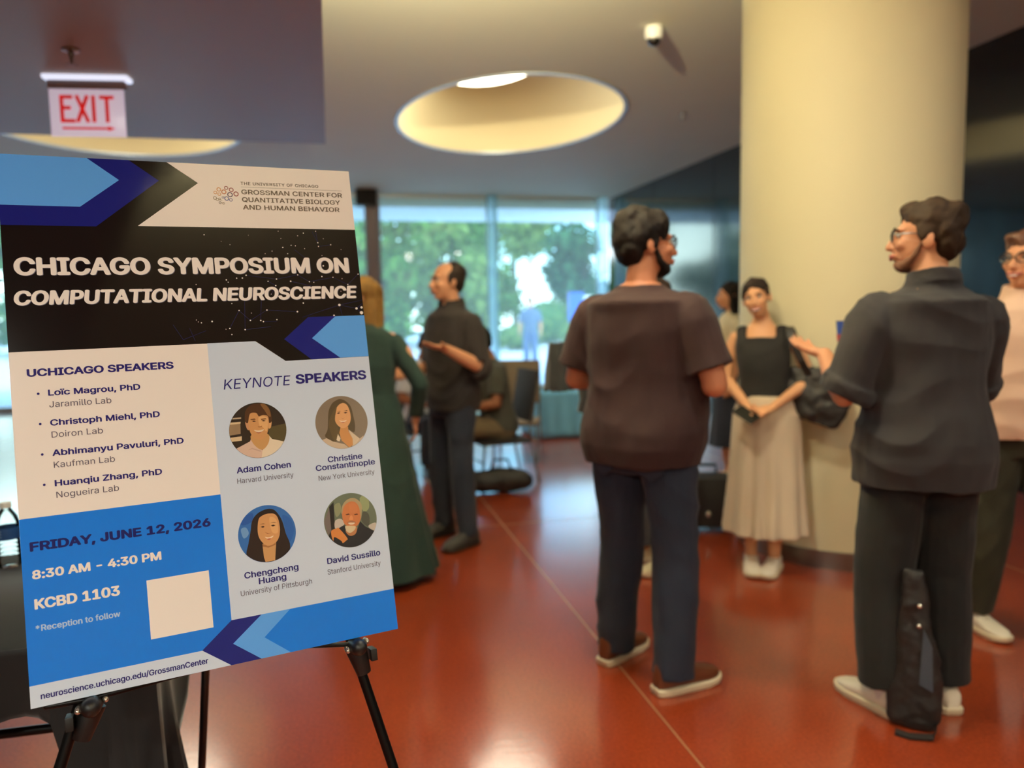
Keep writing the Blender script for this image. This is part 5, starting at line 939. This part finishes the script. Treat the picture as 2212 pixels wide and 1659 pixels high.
# the smiling woman by the column
person('smiling woman in black sleeveless top and long cream skirt leaning on the column', (2.29, 3.70), 218, 1.63, 'f', lean=(.035, -.02), head=(2, -3, 11), smile=True, voxel=.0075,
       arms={'R': ((.225, -.01, 1.13), (.075, .17, .985), (-.85, .45, -.35), (0, .4, 1), 30), 'L': ((-.235, -.02, 1.14), (-.055, .17, 1.0), (.9, .4, -.25), (0, .5, 1), 30)},
       feet={'R': (2.235, 3.745, 206), 'L': (2.335, 3.675, 226)}, shirt=dict(mat=cloth('black_knit', (17, 14, 13)), hem=.99, sleeve=0, fit=.010, cut=1.385, amp=.004, name='top'),
       bottom=dict(kind='skirt', mat=cloth('cream_pleated_cloth', (206, 186, 156), var=.05), top=1.05, shape=(.235, .235, .205, 13, .075), amp=.006), shoes=(WHT, OFFW, 'sneaker'), hair=dict(style='tied', mat=H_DK), skin=SK_C)
# the far man talking
person('man in dark brown shirt and jeans by the window gesturing with open palm', (.73, 4.75), 240, 1.765, head=(14, 0, 0), voxel=.009,
       arms={'L': ((-.25, -.02, 1.11), (-.245, .24, 1.235), (.05, 1, .16), (.1, -.1, 1), 8), 'R': ((.25, -.03, 1.10), (.20, .22, 1.06), (-.2, 1, .1), (-1, 0, .3), 25)},
       feet={'L': (.783, 4.597, 236), 'R': (.676, 4.889, 240)}, shirt=dict(mat=cloth('dark_brown_cotton', (26, 16, 16)), hem=.84, sleeve=1.05, fit=.022, collar=True, cuff=True, flare=.04),
       bottom=dict(mat=cloth('navy_denim', (13, 18, 36)), r=(.095, .074, .062)), shoes=(mat('shoe_grey_suede', (50, 46, 42), .8, var=.1), BLKL, 'high'), hair=dict(style='receding', mat=H_DK, amp=.005), skin=SK_B)
# the blonde woman in the green dress
person('blonde woman in a long dark green dress seen from behind beside the poster', (.19, 4.17), 8, 1.66, 'f', head=(14, 0, 0), voxel=.009, face=True,
       arms={'R': ((.285, -.045, 1.13), (.25, .05, .905), (0, .3, -1), (-1, 0, 0), 18), 'L': ((-.26, .02, 1.13), (-.12, .22, 1.08), (.6, .7, .1), (0, 0, 1), 25)},
       shirt=dict(mat=cloth('dark_green_cloth', (9, 36, 31)), hem=.98, sleeve=1.82, fit=.012, name='dress', skirt=(.05, .36, .30, 12, .05)),
       bottom=dict(kind='none'), shoes=(BRN, DKB, 'flat'), hair=dict(style='long', mat=H_BLD, len=.42, amp=.010), skin=SK_B)
# the man at the right edge
person('smiling man in pale pink shirt, glasses and olive trousers cut by the right frame edge', (2.866, 2.664), 206, 1.75, bw_=1.05, belly=.03, head=(48, 0, 0), smile=True, voxel=.008,
       arms={'R': ((.27, -.03, 1.11), (.26, .12, .90), (0, .3, -1), (-1, 0, 0), 20)},
       feet={'R': (2.77, 2.775, 184), 'L': (2.93, 2.50, 205)}, shirt=dict(mat=cloth('pale_pink_cotton', (222, 186, 158), var=.06), hem=.88, sleeve=.72, fit=.024, collar=True, buttons=True, flare=.05),
       bottom=dict(mat=cloth('olive_twill', (40, 38, 23)), r=(.105, .092, .080), hem=.09), shoes=(WHT, OFFW, 'sneaker'), hair=dict(style='short', mat=mat('hair_auburn', (84, 50, 30), .5, var=.3, vscale=30)), skin=SK_B, glasses=True)
# people further back
person('woman with long dark hair, cream T-shirt and navy skirt standing behind the smiling woman', (3.22, 5.75), 285, 1.68, 'f', head=(-5, 0, 0), voxel=.011,
       shirt=dict(mat=cloth('cream_jersey', (204, 192, 160), var=.05), hem=.92, sleeve=.6, fit=.016), bottom=dict(kind='skirt', mat=cloth('navy_cloth', (22, 26, 44)), top=1.03, shape=(.32, .21, .19, 8, .04), amp=.006),
       shoes=(mat('shoe_cream', (206, 190, 150), .6), OFFW, 'flat'), hair=dict(style='long', mat=H_BLK, len=.30), skin=SK_B)
person('person with grey trousers and cream sneakers standing hidden behind the man in maroon', (1.72, 3.93), 258, 1.62, head=(0, 8, 0), voxel=.010, face=False,
       arms={'L': ((-.20, .16, 1.18), (-.15, .46, 1.28), (0, 1, .05), (0, 0, 1), 30)},
       shirt=dict(mat=cloth('grey_jersey', (52, 48, 48)), hem=.88, sleeve=.6), bottom=dict(mat=cloth('grey_cotton', (84, 84, 86)), r=(.092, .074, .066), hem=.11),
       shoes=(mat('shoe_cream', (206, 190, 150), .6), OFFW, 'sneaker'), hair=dict(style='short', mat=H_DK), skin=SK_B)
# two people sitting by the window
SIT = {'R': ((.10, .42, .50), (.11, .40, .085), 6), 'L': ((-.10, .43, .50), (-.12, .36, .085), -6)}
person('seated man in grey-olive T-shirt and khaki trousers looking down near the window', (1.38, 6.35), 262, 1.76, drop=.43, lean=(0, .10), head=(0, -22, 0), voxel=.010,
       arms={'R': ((.25, .12, 1.13), (.08, .36, 1.08), (-.6, .8, 0), (0, 0, 1), 25), 'L': ((-.25, .12, 1.13), (-.10, .36, 1.08), (.5, .85, 0), (0, 0, 1), 25)}, legs=SIT,
       shirt=dict(mat=cloth('grey_olive_jersey', (64, 64, 56)), hem=.88, sleeve=.75, fit=.026), bottom=dict(mat=cloth('khaki_twill', (112, 96, 70)), r=(.095, .078, .066), hem=.10),
       shoes=(WHT, OFFW, 'sneaker'), hair=dict(style='thick', mat=H_BLK), skin=SK_D)
person('seated person in white shirt with black hair beside the man in grey-olive', (.80, 7.15), 165, 1.70, drop=.43, lean=(0, .10), head=(-12, -24, 0), voxel=.011, face=False,
       arms={'R': ((.24, .12, 1.13), (.08, .36, 1.08), (-.6, .8, 0), (0, 0, 1), 25), 'L': ((-.24, .12, 1.13), (-.10, .36, 1.08), (.5, .85, 0), (0, 0, 1), 25)}, legs=SIT,
       shirt=dict(mat=cloth('white_cotton', (214, 218, 224), var=.05), hem=.88, sleeve=.8), bottom=dict(mat=MATS['navy_cloth'], r=(.095, .078, .066), hem=.10),
       shoes=(BLKL, BLKL, 'sneaker'), hair=dict(style='short', mat=H_BLK), skin=SK_D)
person('person in blue-grey clothes walking on the pavement outside the window', (4.95, 18.9), 200, 1.82, voxel=.016, face=False,
       shirt=dict(mat=cloth('blue_grey_cotton', (92, 112, 140)), hem=.86, sleeve=.9), bottom=dict(mat=cloth('slate_blue_cotton', (84, 108, 146)), r=(.10, .08, .07)),
       shoes=(BLKL, BLKL, 'sneaker'), hair=dict(style='short', mat=H_DK), skin=SK_B)

# ================================================================== THINGS THE PEOPLE HOLD OR HAVE SET DOWN
def at(root_xy, az, x, y, z):
    a = R(az); return Vector((root_xy[0] + x * math.cos(a) + y * math.sin(a), root_xy[1] - x * math.sin(a) + y * math.cos(a), z))
WO, WA = (2.29, 3.70), 218
M_BAG = mat('black_bag_cloth', (26, 22, 21), .6, var=.2, vscale=12, bump=.15, bscale=90)
# shoulder bag
bc = at(WO, WA, -.235, .0, .990)
sb = thing('shoulder_bag', 'soft black shoulder bag hanging under the smiling woman\'s left arm', 'bag', (bc.x, bc.y, .82))
az_m = Matrix.Rotation(-R(WA), 3, 'Z'); mb = MB(); rs = []
for q in range(12):
    f = q / 11; w_ = .165 * (1 - .25 * f ** 2.5) * (1 - .5 * (1 - f) ** 5); d_ = .075 * (1 - .65 * f ** 1.6) * (1 - .35 * (1 - f) ** 4)
    rs.append([bc + az_m @ Vector((-.03 + w_ * math.copysign(abs(math.cos(a)) ** .8, math.cos(a)) + .02 * f, d_ * math.copysign(abs(math.sin(a)) ** .8, math.sin(a)), -.16 + .30 * f + .025 * math.cos(a) * (1 - f))) for a in [2 * math.pi * k / 30 for k in range(30)]])
mb.rings(rs); me = remesh(mb, .008, 2); vs = [tuple(v.co - Vector(sb.location)) for v in me.vertices]; me.vertices.foreach_set('co', [c for v in vs for c in v]); finish(me, 'bag_body', M_BAG, sb, amp=.014, freq=14)
s0 = at(WO, WA, -.125, -.01, 1.372)
for sg in (1, -1):
    pts = [at(WO, WA, -.215, .035 * sg, 1.09), at(WO, WA, -.18, .085 * sg, 1.17), at(WO, WA, -.14, .098 * sg, 1.26), at(WO, WA, -.118, .066 * sg, 1.325), at(WO, WA, -.114, .0, 1.345)]
    m = MB(); rs = []
    for i, p in enumerate(pts):
        d = (pts[min(i + 1, 4)] - pts[max(i - 1, 0)]).normalized(); sd = az_m @ Vector((1, 0, 0)); sd = (sd - d * sd.dot(d)).normalized(); nn = d.cross(sd)
        rs.append([p + sd * a * .019 + nn * b * .003 for a, b in ((-1, -1), (1, -1), (1, 1), (-1, 1))])
    m.rings(rs); build('strap', m, M_BAG, sb, smooth=False, bevel=.001)
# phone
pp = at(WO, WA, .075, .225, .895)
t = thing('phone', 'small black phone held in the smiling woman\'s clasped hands', 'phone', pp)
rp = az_m @ Matrix.Rotation(R(-35), 3, 'X') @ Matrix.Rotation(R(50), 3, 'Z')
m = MB(); m.box(pp, (.072, .140, .009), rp); build('phone_case', m, M_BLACK, t, bevel=.003)
m = MB(); m.box(pp + rp @ Vector((0, 0, .0049)), (.066, .132, .001), rp); build('screen', m, mat('dark_screen', (10, 11, 13), .08), t, smooth=False)
# cup of the man in charcoal
cp = at((2.0, 2.24), 12, -.105, .375, 1.345)
t = thing('paper_cup', 'blue paper cup with red band held by the man in charcoal overshirt', 'cup', (cp.x, cp.y, cp.z - .045))
m = MB(); m.lathe([(.030, -.045), (.031, -.044), (.040, .045), (.042, .047), (.040, .047), (.037, .043), (.029, -.040)], cp, seg=28, cap=False); m.add([cp + Vector((.030 * math.cos(k * math.pi / 14), .030 * math.sin(k * math.pi / 14), -.0445)) for k in range(28)], [tuple(range(28))]); build('cup_body', m, mat('cup_blue', (52, 78, 156), .5, var=.08), t)
m = MB(); m.lathe([(.0325, -.032), (.0340, -.032), (.0368, -.005), (.0353, -.005)], cp, seg=28, cap=False); build('band', m, mat('cup_red', (172, 44, 46), .5, var=.05), t)
# black bag standing behind his feet
gx, gy = 1.875, 2.10
t = thing('narrow_bag', 'narrow black bag with two metal snaps standing between the feet of the man in charcoal', 'bag', (gx, gy, 0))
va = R(41.5); ri, fo = Vector((math.cos(va), -math.sin(va), 0)), Vector((math.sin(va), math.cos(va), 0)); o_ = Vector((gx, gy, 0)) + fo * .055
mb = MB(); rs = []
for z, w, d, sx_ in ((.004, .070, .035, .0), (.03, .085, .045, .0), (.10, .088, .045, .0), (.18, .078, .040, .005), (.28, .062, .034, .0), (.38, .050, .030, -.008), (.48, .042, .026, -.012), (.555, .030, .016, -.014)):
    rs.append([o_ + ri * (sx_ + w * math.copysign(abs(math.cos(a)) ** .7, math.cos(a))) + fo * d * math.copysign(abs(math.sin(a)) ** .7, math.sin(a)) + Vector((0, 0, z)) for a in [2 * math.pi * k / 24 for k in range(24)]])
mb.rings(rs); me = remesh(mb, .006, 2); me.vertices.foreach_set('co', [c for v in me.vertices for c in (v.co - Vector(t.location))]); finish(me, 'bag_body', M_BAG, t, amp=.008, freq=16)
m = MB(); q0 = [o_ + ri * a - fo * b + Vector((0, 0, z)) for a, b, z in ((.012, .047, .17), (.055, .046, .15), (.048, .042, .30), (.020, .040, .36))]; m.rings([q0, [p + fo * .012 for p in q0]]); build('flap', m, mat('slate_cloth', (58, 66, 78), .7, var=.1), t, smooth=False)
for z in (.44, .37):
    m = MB(); m.ell(o_ + ri * .006 - fo * (.034 - (.44 - z) * .0) + Vector((0, 0, z)), (.009, .009, .009)); build('snap', m, M_SCREW, t)
m = MB(); pts = [o_ + ri * .07 - fo * .04 + Vector((0, 0, .035)), o_ + ri * .06 - fo * .075 + Vector((0, 0, .010)), o_ - ri * .01 - fo * .095 + Vector((0, 0, .007)), o_ - ri * .055 - fo * .085 + Vector((0, 0, .007))]
m.rings([[p + a * fo * .016 + Vector((0, 0, b * .005)) for a, b in ((-1, -1), (1, -1), (1, 1), (-1, 1))] for p in pts]); build('strap', m, M_BAG, t, smooth=False, bevel=.001)
# wheeled case behind the woman
sx0, sy0 = 2.33, 4.52; rz = Matrix.Rotation(R(-20), 3, 'Z'); sc_ = Vector((sx0, sy0, 0))
t = thing('rolling_case', 'black rolling case on the floor between the man in maroon and the smiling woman', 'suitcase', (sx0, sy0, 0))
m = MB(); m.box(sc_ + Vector((0, 0, .20)), (.36, .22, .33), rz); build('case_body', m, M_BAG, t, bevel=.03)
m = MB(); m.tube([sc_ + rz @ Vector((-.10, .06, .36)), sc_ + rz @ Vector((-.10, .06, .42)), sc_ + rz @ Vector((.10, .06, .42)), sc_ + rz @ Vector((.10, .06, .36))], .011, 10); build('handle', m, M_BLACK, t)
m = MB(); m.ell(sc_ + rz @ Vector((.03, -.112, .13)), (.018, .006, .022), rz); build('badge', m, M_SCREW, t)
for a in (-.13, .13):
    for b in (-.07, .07):
        m = MB(); c0 = sc_ + rz @ Vector((a, b, .024)); m.tube([c0 + rz @ Vector((-.011, 0, 0)), c0 + rz @ Vector((.011, 0, 0))], .024, 16, rnd=False); build('wheel', m, M_BLACK, t)

# jacket over the hidden person's forearm
jc = Vector((1.165, 3.755, 0)); t = thing('jacket', 'black jacket draped over the forearm of the person hidden behind the man in maroon', 'jacket', (jc.x, jc.y, 1.05))
mb = MB(); rs = []
for q in range(12):
    f = q / 11; z = 1.045 + .245 * f; w_ = .105 - .030 * f; d_ = .055 - .018 * f
    rs.append([jc + Vector((w_ * math.copysign(abs(math.cos(a)) ** .6, math.cos(a)) * (1 + .07 * (1 - f) * math.sin(7 * a)) - .012 * f, d_ * math.copysign(abs(math.sin(a)) ** .7, math.sin(a)) * (1 + .10 * (1 - f) * math.sin(9 * a)), z + .012 * math.cos(5 * a) * (1 - f))) for a in [2 * math.pi * i / 48 for i in range(48)]])
mb.rings(rs); me = remesh(mb, .007, 1); me.vertices.foreach_set('co', [c for v in me.vertices for c in (v.co - Vector(t.location))]); finish(me, 'jacket_body', M_CLOTH, t, amp=.008, freq=15, stretch=(1, 1, .4))
m = MB(); m.tube([jc + Vector((.085, -.05, 1.10)), jc + Vector((.10, -.055, 1.00)), jc + Vector((.09, -.05, .93))], [.038, .040, .042], 14, rnd=False); build('sleeve', m, M_CLOTH, t)
# chairs by the window
def chair(x, y, az, label, fab):
    t = thing('chair', label, 'chair', (x, y, 0), -R(az), 'chairs by the window')
    m = MB(); m.box((0, .02, .365), (.44, .44, .035)); build('seat', m, fab, t, local=True, bevel=.012)
    rb = Matrix.Rotation(R(10), 3, 'X'); m = MB(); m.box((0, -.235, .74), (.42, .035, .44), rb); build('backrest', m, fab, t, local=True, bevel=.012)
    M_CH = mat('chrome_tube', (170, 168, 164), .22, metal=1.0, var=.05)
    for sg in (-1, 1):
        m = MB(); m.tube([(sg * .20, .21, .352), (sg * .215, .25, .0)], .011, 10, rnd=False); build('leg', m, M_CH, t, local=True)
        m = MB(); m.tube([(sg * .20, -.27, .88), (sg * .20, -.19, .40), (sg * .215, -.27, .0)], .011, 10, rnd=False); build('leg', m, M_CH, t, local=True)
    m = MB(); m.tube([(-.205, .22, .20), (.205, .22, .20)], .008, 8); build('stretcher', m, M_CH, t, local=True)
M_TAN, M_DKF = mat('tan_upholstery', (128, 112, 90), .8, var=.1, bump=.1, bscale=200), mat('dark_upholstery', (36, 32, 34), .8, var=.1)
chair(1.38, 6.35, 262, 'chair with dark padded back under the seated man in grey-olive', M_DKF)
chair(.80, 7.15, 165, 'chair under the seated person in white shirt', M_DKF)
chair(1.78, 7.35, 200, 'empty chair with tan padded back behind the seated man', M_TAN)
t = thing('duffel_bag', 'black duffel bag lying on the floor by the seated people', 'bag', (1.28, 5.92, 0))
mb = MB(); mb.tube([(1.10, 5.95, .10), (1.28, 5.93, .105), (1.46, 5.89, .10)], [.085, .105, .085], 18); me = remesh(mb, .012, 2); me.vertices.foreach_set('co', [c for v in me.vertices for c in (v.co - Vector(t.location))]); finish(me, 'bag_body', M_BAG, t, amp=.012, freq=9)
m = MB(); m.tube([(1.20, 5.90, .19), (1.22, 5.88, .28), (1.33, 5.86, .28), (1.36, 5.87, .19)], .010, 8); build('handle', m, M_BAG, t)

# table with white cloth by the window
def clothed_table(x0, x1, y0, y1, z, drop, label, tlabel, m_cloth, grp=None):
    t = thing('side_table', tlabel, 'table', ((x0 + x1) / 2, (y0 + y1) / 2, 0))
    m = MB(); m.box(((x0 + x1) / 2, (y0 + y1) / 2, z - .015), (x1 - x0, y1 - y0, .03)); build('tabletop', m, MATS['table_laminate'], t, bevel=.004)
    for a in (x0 + .06, x1 - .06):
        for b in (y0 + .06, y1 - .06):
            m = MB(); m.tube([(a, b, z - .03), (a, b, 0)], .014, 10, rnd=False); build('leg', m, M_STEEL, t)
    mb = MB(); pr = []; e = .008
    for a, b, d, n in (((x0, y0), (x1, y0), (0, -1), 50), ((x1, y0), (x1, y1), (1, 0), 30), ((x1, y1), (x0, y1), (0, 1), 50), ((x0, y1), (x0, y0), (-1, 0), 30)):
        for i in range(n): f = i / n; pr.append(((a[0] + (b[0] - a[0]) * f + d[0] * e, a[1] + (b[1] - a[1]) * f + d[1] * e), d))
    rs = [[Vector((p[0], p[1], z + .005)) for p, d in pr]]
    for r_ in range(1, 9):
        f = r_ / 8; rs.append([Vector((p[0] + d[0] * (.006 + .028 * f * (.6 + .4 * math.sin(i * .8) + .3 * math.sin(i * .37))), p[1] + d[1] * (.006 + .028 * f * (.6 + .4 * math.sin(i * .8) + .3 * math.sin(i * .37))), z + .005 - drop * f)) for i, (p, d) in enumerate(pr)])
    mb.rings(rs, cap=False); mb.add([(x0 - e, y0 - e, z + .005), (x1 + e, y0 - e, z + .005), (x1 + e, y1 + e, z + .005), (x0 - e, y1 + e, z + .005)], [(0, 1, 2, 3)])
    o = build('tablecloth', mb, m_cloth); tag(o, label, 'tablecloth'); md = o.modifiers.new('thickness', 'SOLIDIFY'); md.thickness = .002; md.offset = 1
M_WCLOTH = mat('daylight_tinted_tablecloth', (128, 208, 255), .8, var=.04, bump=.05, bscale=300)  # blue daylight falling on the white cloth is painted into its colour
clothed_table(2.24, 3.25, 8.30, 9.00, .56, .545, 'white cloth with blue daylight painted in, draped over the low table left of the man in maroon', 'low table under the daylight-tinted white cloth near the window', M_WCLOTH)
for i, (x, y) in enumerate(((2.33, 8.38), (2.45, 8.42), (2.58, 8.38))):
    t = thing('snack_bowl', ['pale bowl at the left end of the low clothed table', 'yellow-green bowl on the low clothed table', 'pale bowl third from the left on the low clothed table'][i], 'bowl', (x, y, .567), 0, 'snack bowls on the blue table')
    m = MB(); m.lathe([(.022, 0), (.025, .002), (.048, .035), (.052, .040), (.049, .040), (.044, .034), (.018, .006)], (x, y, .567), seg=24); build('bowl_shell', m, mat('bowl_%d' % i, [(200, 205, 210), (170, 180, 90), (205, 205, 205)][i], .4, var=.05), t)

# ================================================================== OUTSIDE THE WINDOWS
m = MB(); m.box((4, 40, -.08), (90, 52.6, .15)); struct('ground', m, mat('sunlit_paving', (205, 202, 194), .85, var=.06, vscale=1.2), smooth=False)
m = MB(); m.box((-2, 14.75, 3.42), (16, 2.05, .20)); struct('canopy', m, mat('canopy_panel', (228, 234, 238), .5, var=.03), smooth=False)
def leaf_mat(name, a, b):
    m = bpy.data.materials.new(name); m.use_nodes = True; t = m.node_tree; t.nodes.clear()
    o = t.nodes.new('ShaderNodeOutputMaterial'); g = t.nodes.new('ShaderNodeNewGeometry'); r = t.nodes.new('ShaderNodeValToRGB'); d = t.nodes.new('ShaderNodeBsdfDiffuse'); tr = t.nodes.new('ShaderNodeBsdfTranslucent'); mx = t.nodes.new('ShaderNodeMixShader'); mx.inputs[0].default_value = .4
    r.color_ramp.elements[0].color = (*lin(a), 1); r.color_ramp.elements[1].color = (*lin(b), 1); t.links.new(g.outputs['Random Per Island'], r.inputs[0])
    for n_ in (d, tr): t.links.new(r.outputs[0], n_.inputs[0])
    t.links.new(d.outputs[0], mx.inputs[1]); t.links.new(tr.outputs[0], mx.inputs[2]); t.links.new(mx.outputs[0], o.inputs[0]); return m
LF = [leaf_mat('leaf_green', (52, 98, 40), (120, 166, 78)), leaf_mat('leaf_dark', (36, 78, 52), (84, 134, 88)), leaf_mat('leaf_lime', (88, 124, 58), (156, 180, 100))]
M_BARK = mat('tree_bark', (84, 70, 58), .9, var=.25, vscale=6, bump=.3, bscale=20)
rnd = random.Random(11)
def leaf_blob(mb, clumps, n, size):
    for _ in range(n):
        c, r = rnd.choice(clumps); d = Vector((rnd.gauss(0, 1), rnd.gauss(0, 1), rnd.gauss(0, 1))).normalized(); p = Vector(c) + Vector((d.x * r[0], d.y * r[1], d.z * r[2])) * (rnd.random() ** .4)
        a = Vector((rnd.gauss(0, 1), rnd.gauss(0, 1), rnd.gauss(0, 1))).normalized(); b = a.cross(d if abs(a.dot(d)) < .95 else Vector((0, 0, 1))).normalized(); L = size * rnd.uniform(.7, 1.3)
        mb.add([p + a * L, p + b * L * .5 + a * .1 * L, p - a * L, p - b * L * .5 + a * .1 * L], [(0, 1, 2, 3)])
def tree(x, y, h, r, lm, label, low=1.4, n=1500, size=.26):
    t = thing('tree', label, 'tree', (x, y, 0), 0, 'trees outside the windows'); m = MB(); m.tube([(x, y, -.1), (x + .05, y, h * .3), (x - .05, y, h * .6)], [.20, .16, .09], 12, rnd=False)
    for q in range(4): a = q * 1.6 + x; m.tube([(x, y, h * .33 + q * .3), (x + math.cos(a) * r * .5, y + math.sin(a) * r * .5, h * .55 + q * .3)], [.08, .03], 8)
    build('trunk', m, M_BARK, t)
    cl = []
    for q in range(16): a = rnd.uniform(0, 6.28); rr = r * rnd.uniform(.2, .75); cl.append(((x + math.cos(a) * rr, y + math.sin(a) * rr * .8, rnd.uniform(low + r * .25, h - r * .3)), (r * rnd.uniform(.32, .5), r * rnd.uniform(.32, .5), r * rnd.uniform(.28, .42))))
    mb = MB(); leaf_blob(mb, cl, n, size); build('foliage', mb, lm, t, smooth=False)
TREES = [(-14, 36, 6.6, 3.4, 0, 'leafy tree far to the left outside the windows'), (-8.6, 33, 6.4, 3.2, 1, 'dark leafy tree left outside the windows'), (-3.0, 35, 6.6, 3.2, 0, 'green tree seen left of the slim post'),
         (1.6, 31, 6.2, 2.6, 0, 'green tree in the bay beside the slim post'), (5.2, 33.5, 6.4, 2.6, 2, 'pale green tree behind the far man'), (7.6, 38.5, 6.6, 2.4, 0, 'green tree left of the window mullion'), (2.6, 39, 6.8, 3.2, 1, 'dark tree behind the pale green one'),
         (12.5, 37.0, 6.6, 2.5, 1, 'dark blue-green tree right of the mullion'), (15.6, 32.5, 6.2, 2.3, 0, 'green tree by the right window corner'), (10.6, 44, 8.0, 2.6, 2, 'pale tree with a bright gap below it'), (21, 38, 7, 3.6, 1, 'dark tree seen only in the wall reflection'), (-19.5, 33, 7, 3.2, 1, 'dark tree beyond the far left windows')]
for (x, y, h, r, k_, lab) in TREES: tree(x, y, h, r, LF[k_], lab, low=(4.4 if y == 44 else .2), n=3000, size=.24)
def shrub(x, y, r, h, label):
    t = thing('shrub', label, 'shrub', (x, y, 0), 0, 'clipped shrubs outside'); m = MB(); m.ell((x, y, h * .5), (r * .86, r * .7, h * .46), None, 20, 10); build('core', m, mat('shrub_core', (64, 104, 50), .9, var=.3), t)
    mb = MB(); leaf_blob(mb, [((x, y, h * .5), (r, r * .82, h * .55))], 1500, .09); build('foliage', mb, LF[2], t, smooth=False)
shrub(6.95, 28.4, 1.0, .95, 'round clipped shrub outside left of the walking person'); shrub(9.7, 28.0, 1.25, 1.0, 'round clipped shrub outside right of the walking person'); shrub(4.4, 30, .9, .9, 'clipped shrub outside behind the far man')
shrub(1.2, 27.5, 1.2, 1.0, 'clipped shrub outside behind the blonde woman')
shrub(9.5, 33.0, 1.55, 1.95, 'large shrub outside behind the walking person under the bright gap')
t = thing('banner_stand', 'blue banner beside a white pillar outside behind the shrubs', 'banner', (10.6, 32, 0))
m = MB(); m.box((11.0, 32.1, 1.05), (.36, .30, 2.1)); build('pillar', m, M_WHITEPL, t, bevel=.02)
m = MB(); m.box((10.45, 32.0, 1.6), (.75, .04, 1.3)); build('banner_panel', m, mat('banner_blue', (44, 92, 190), .7, var=.1), t, smooth=False)
m = MB(); m.tube([(10.1, 32, 0), (10.1, 32, 2.3)], .03, 10); build('pole', m, M_STEEL, t)
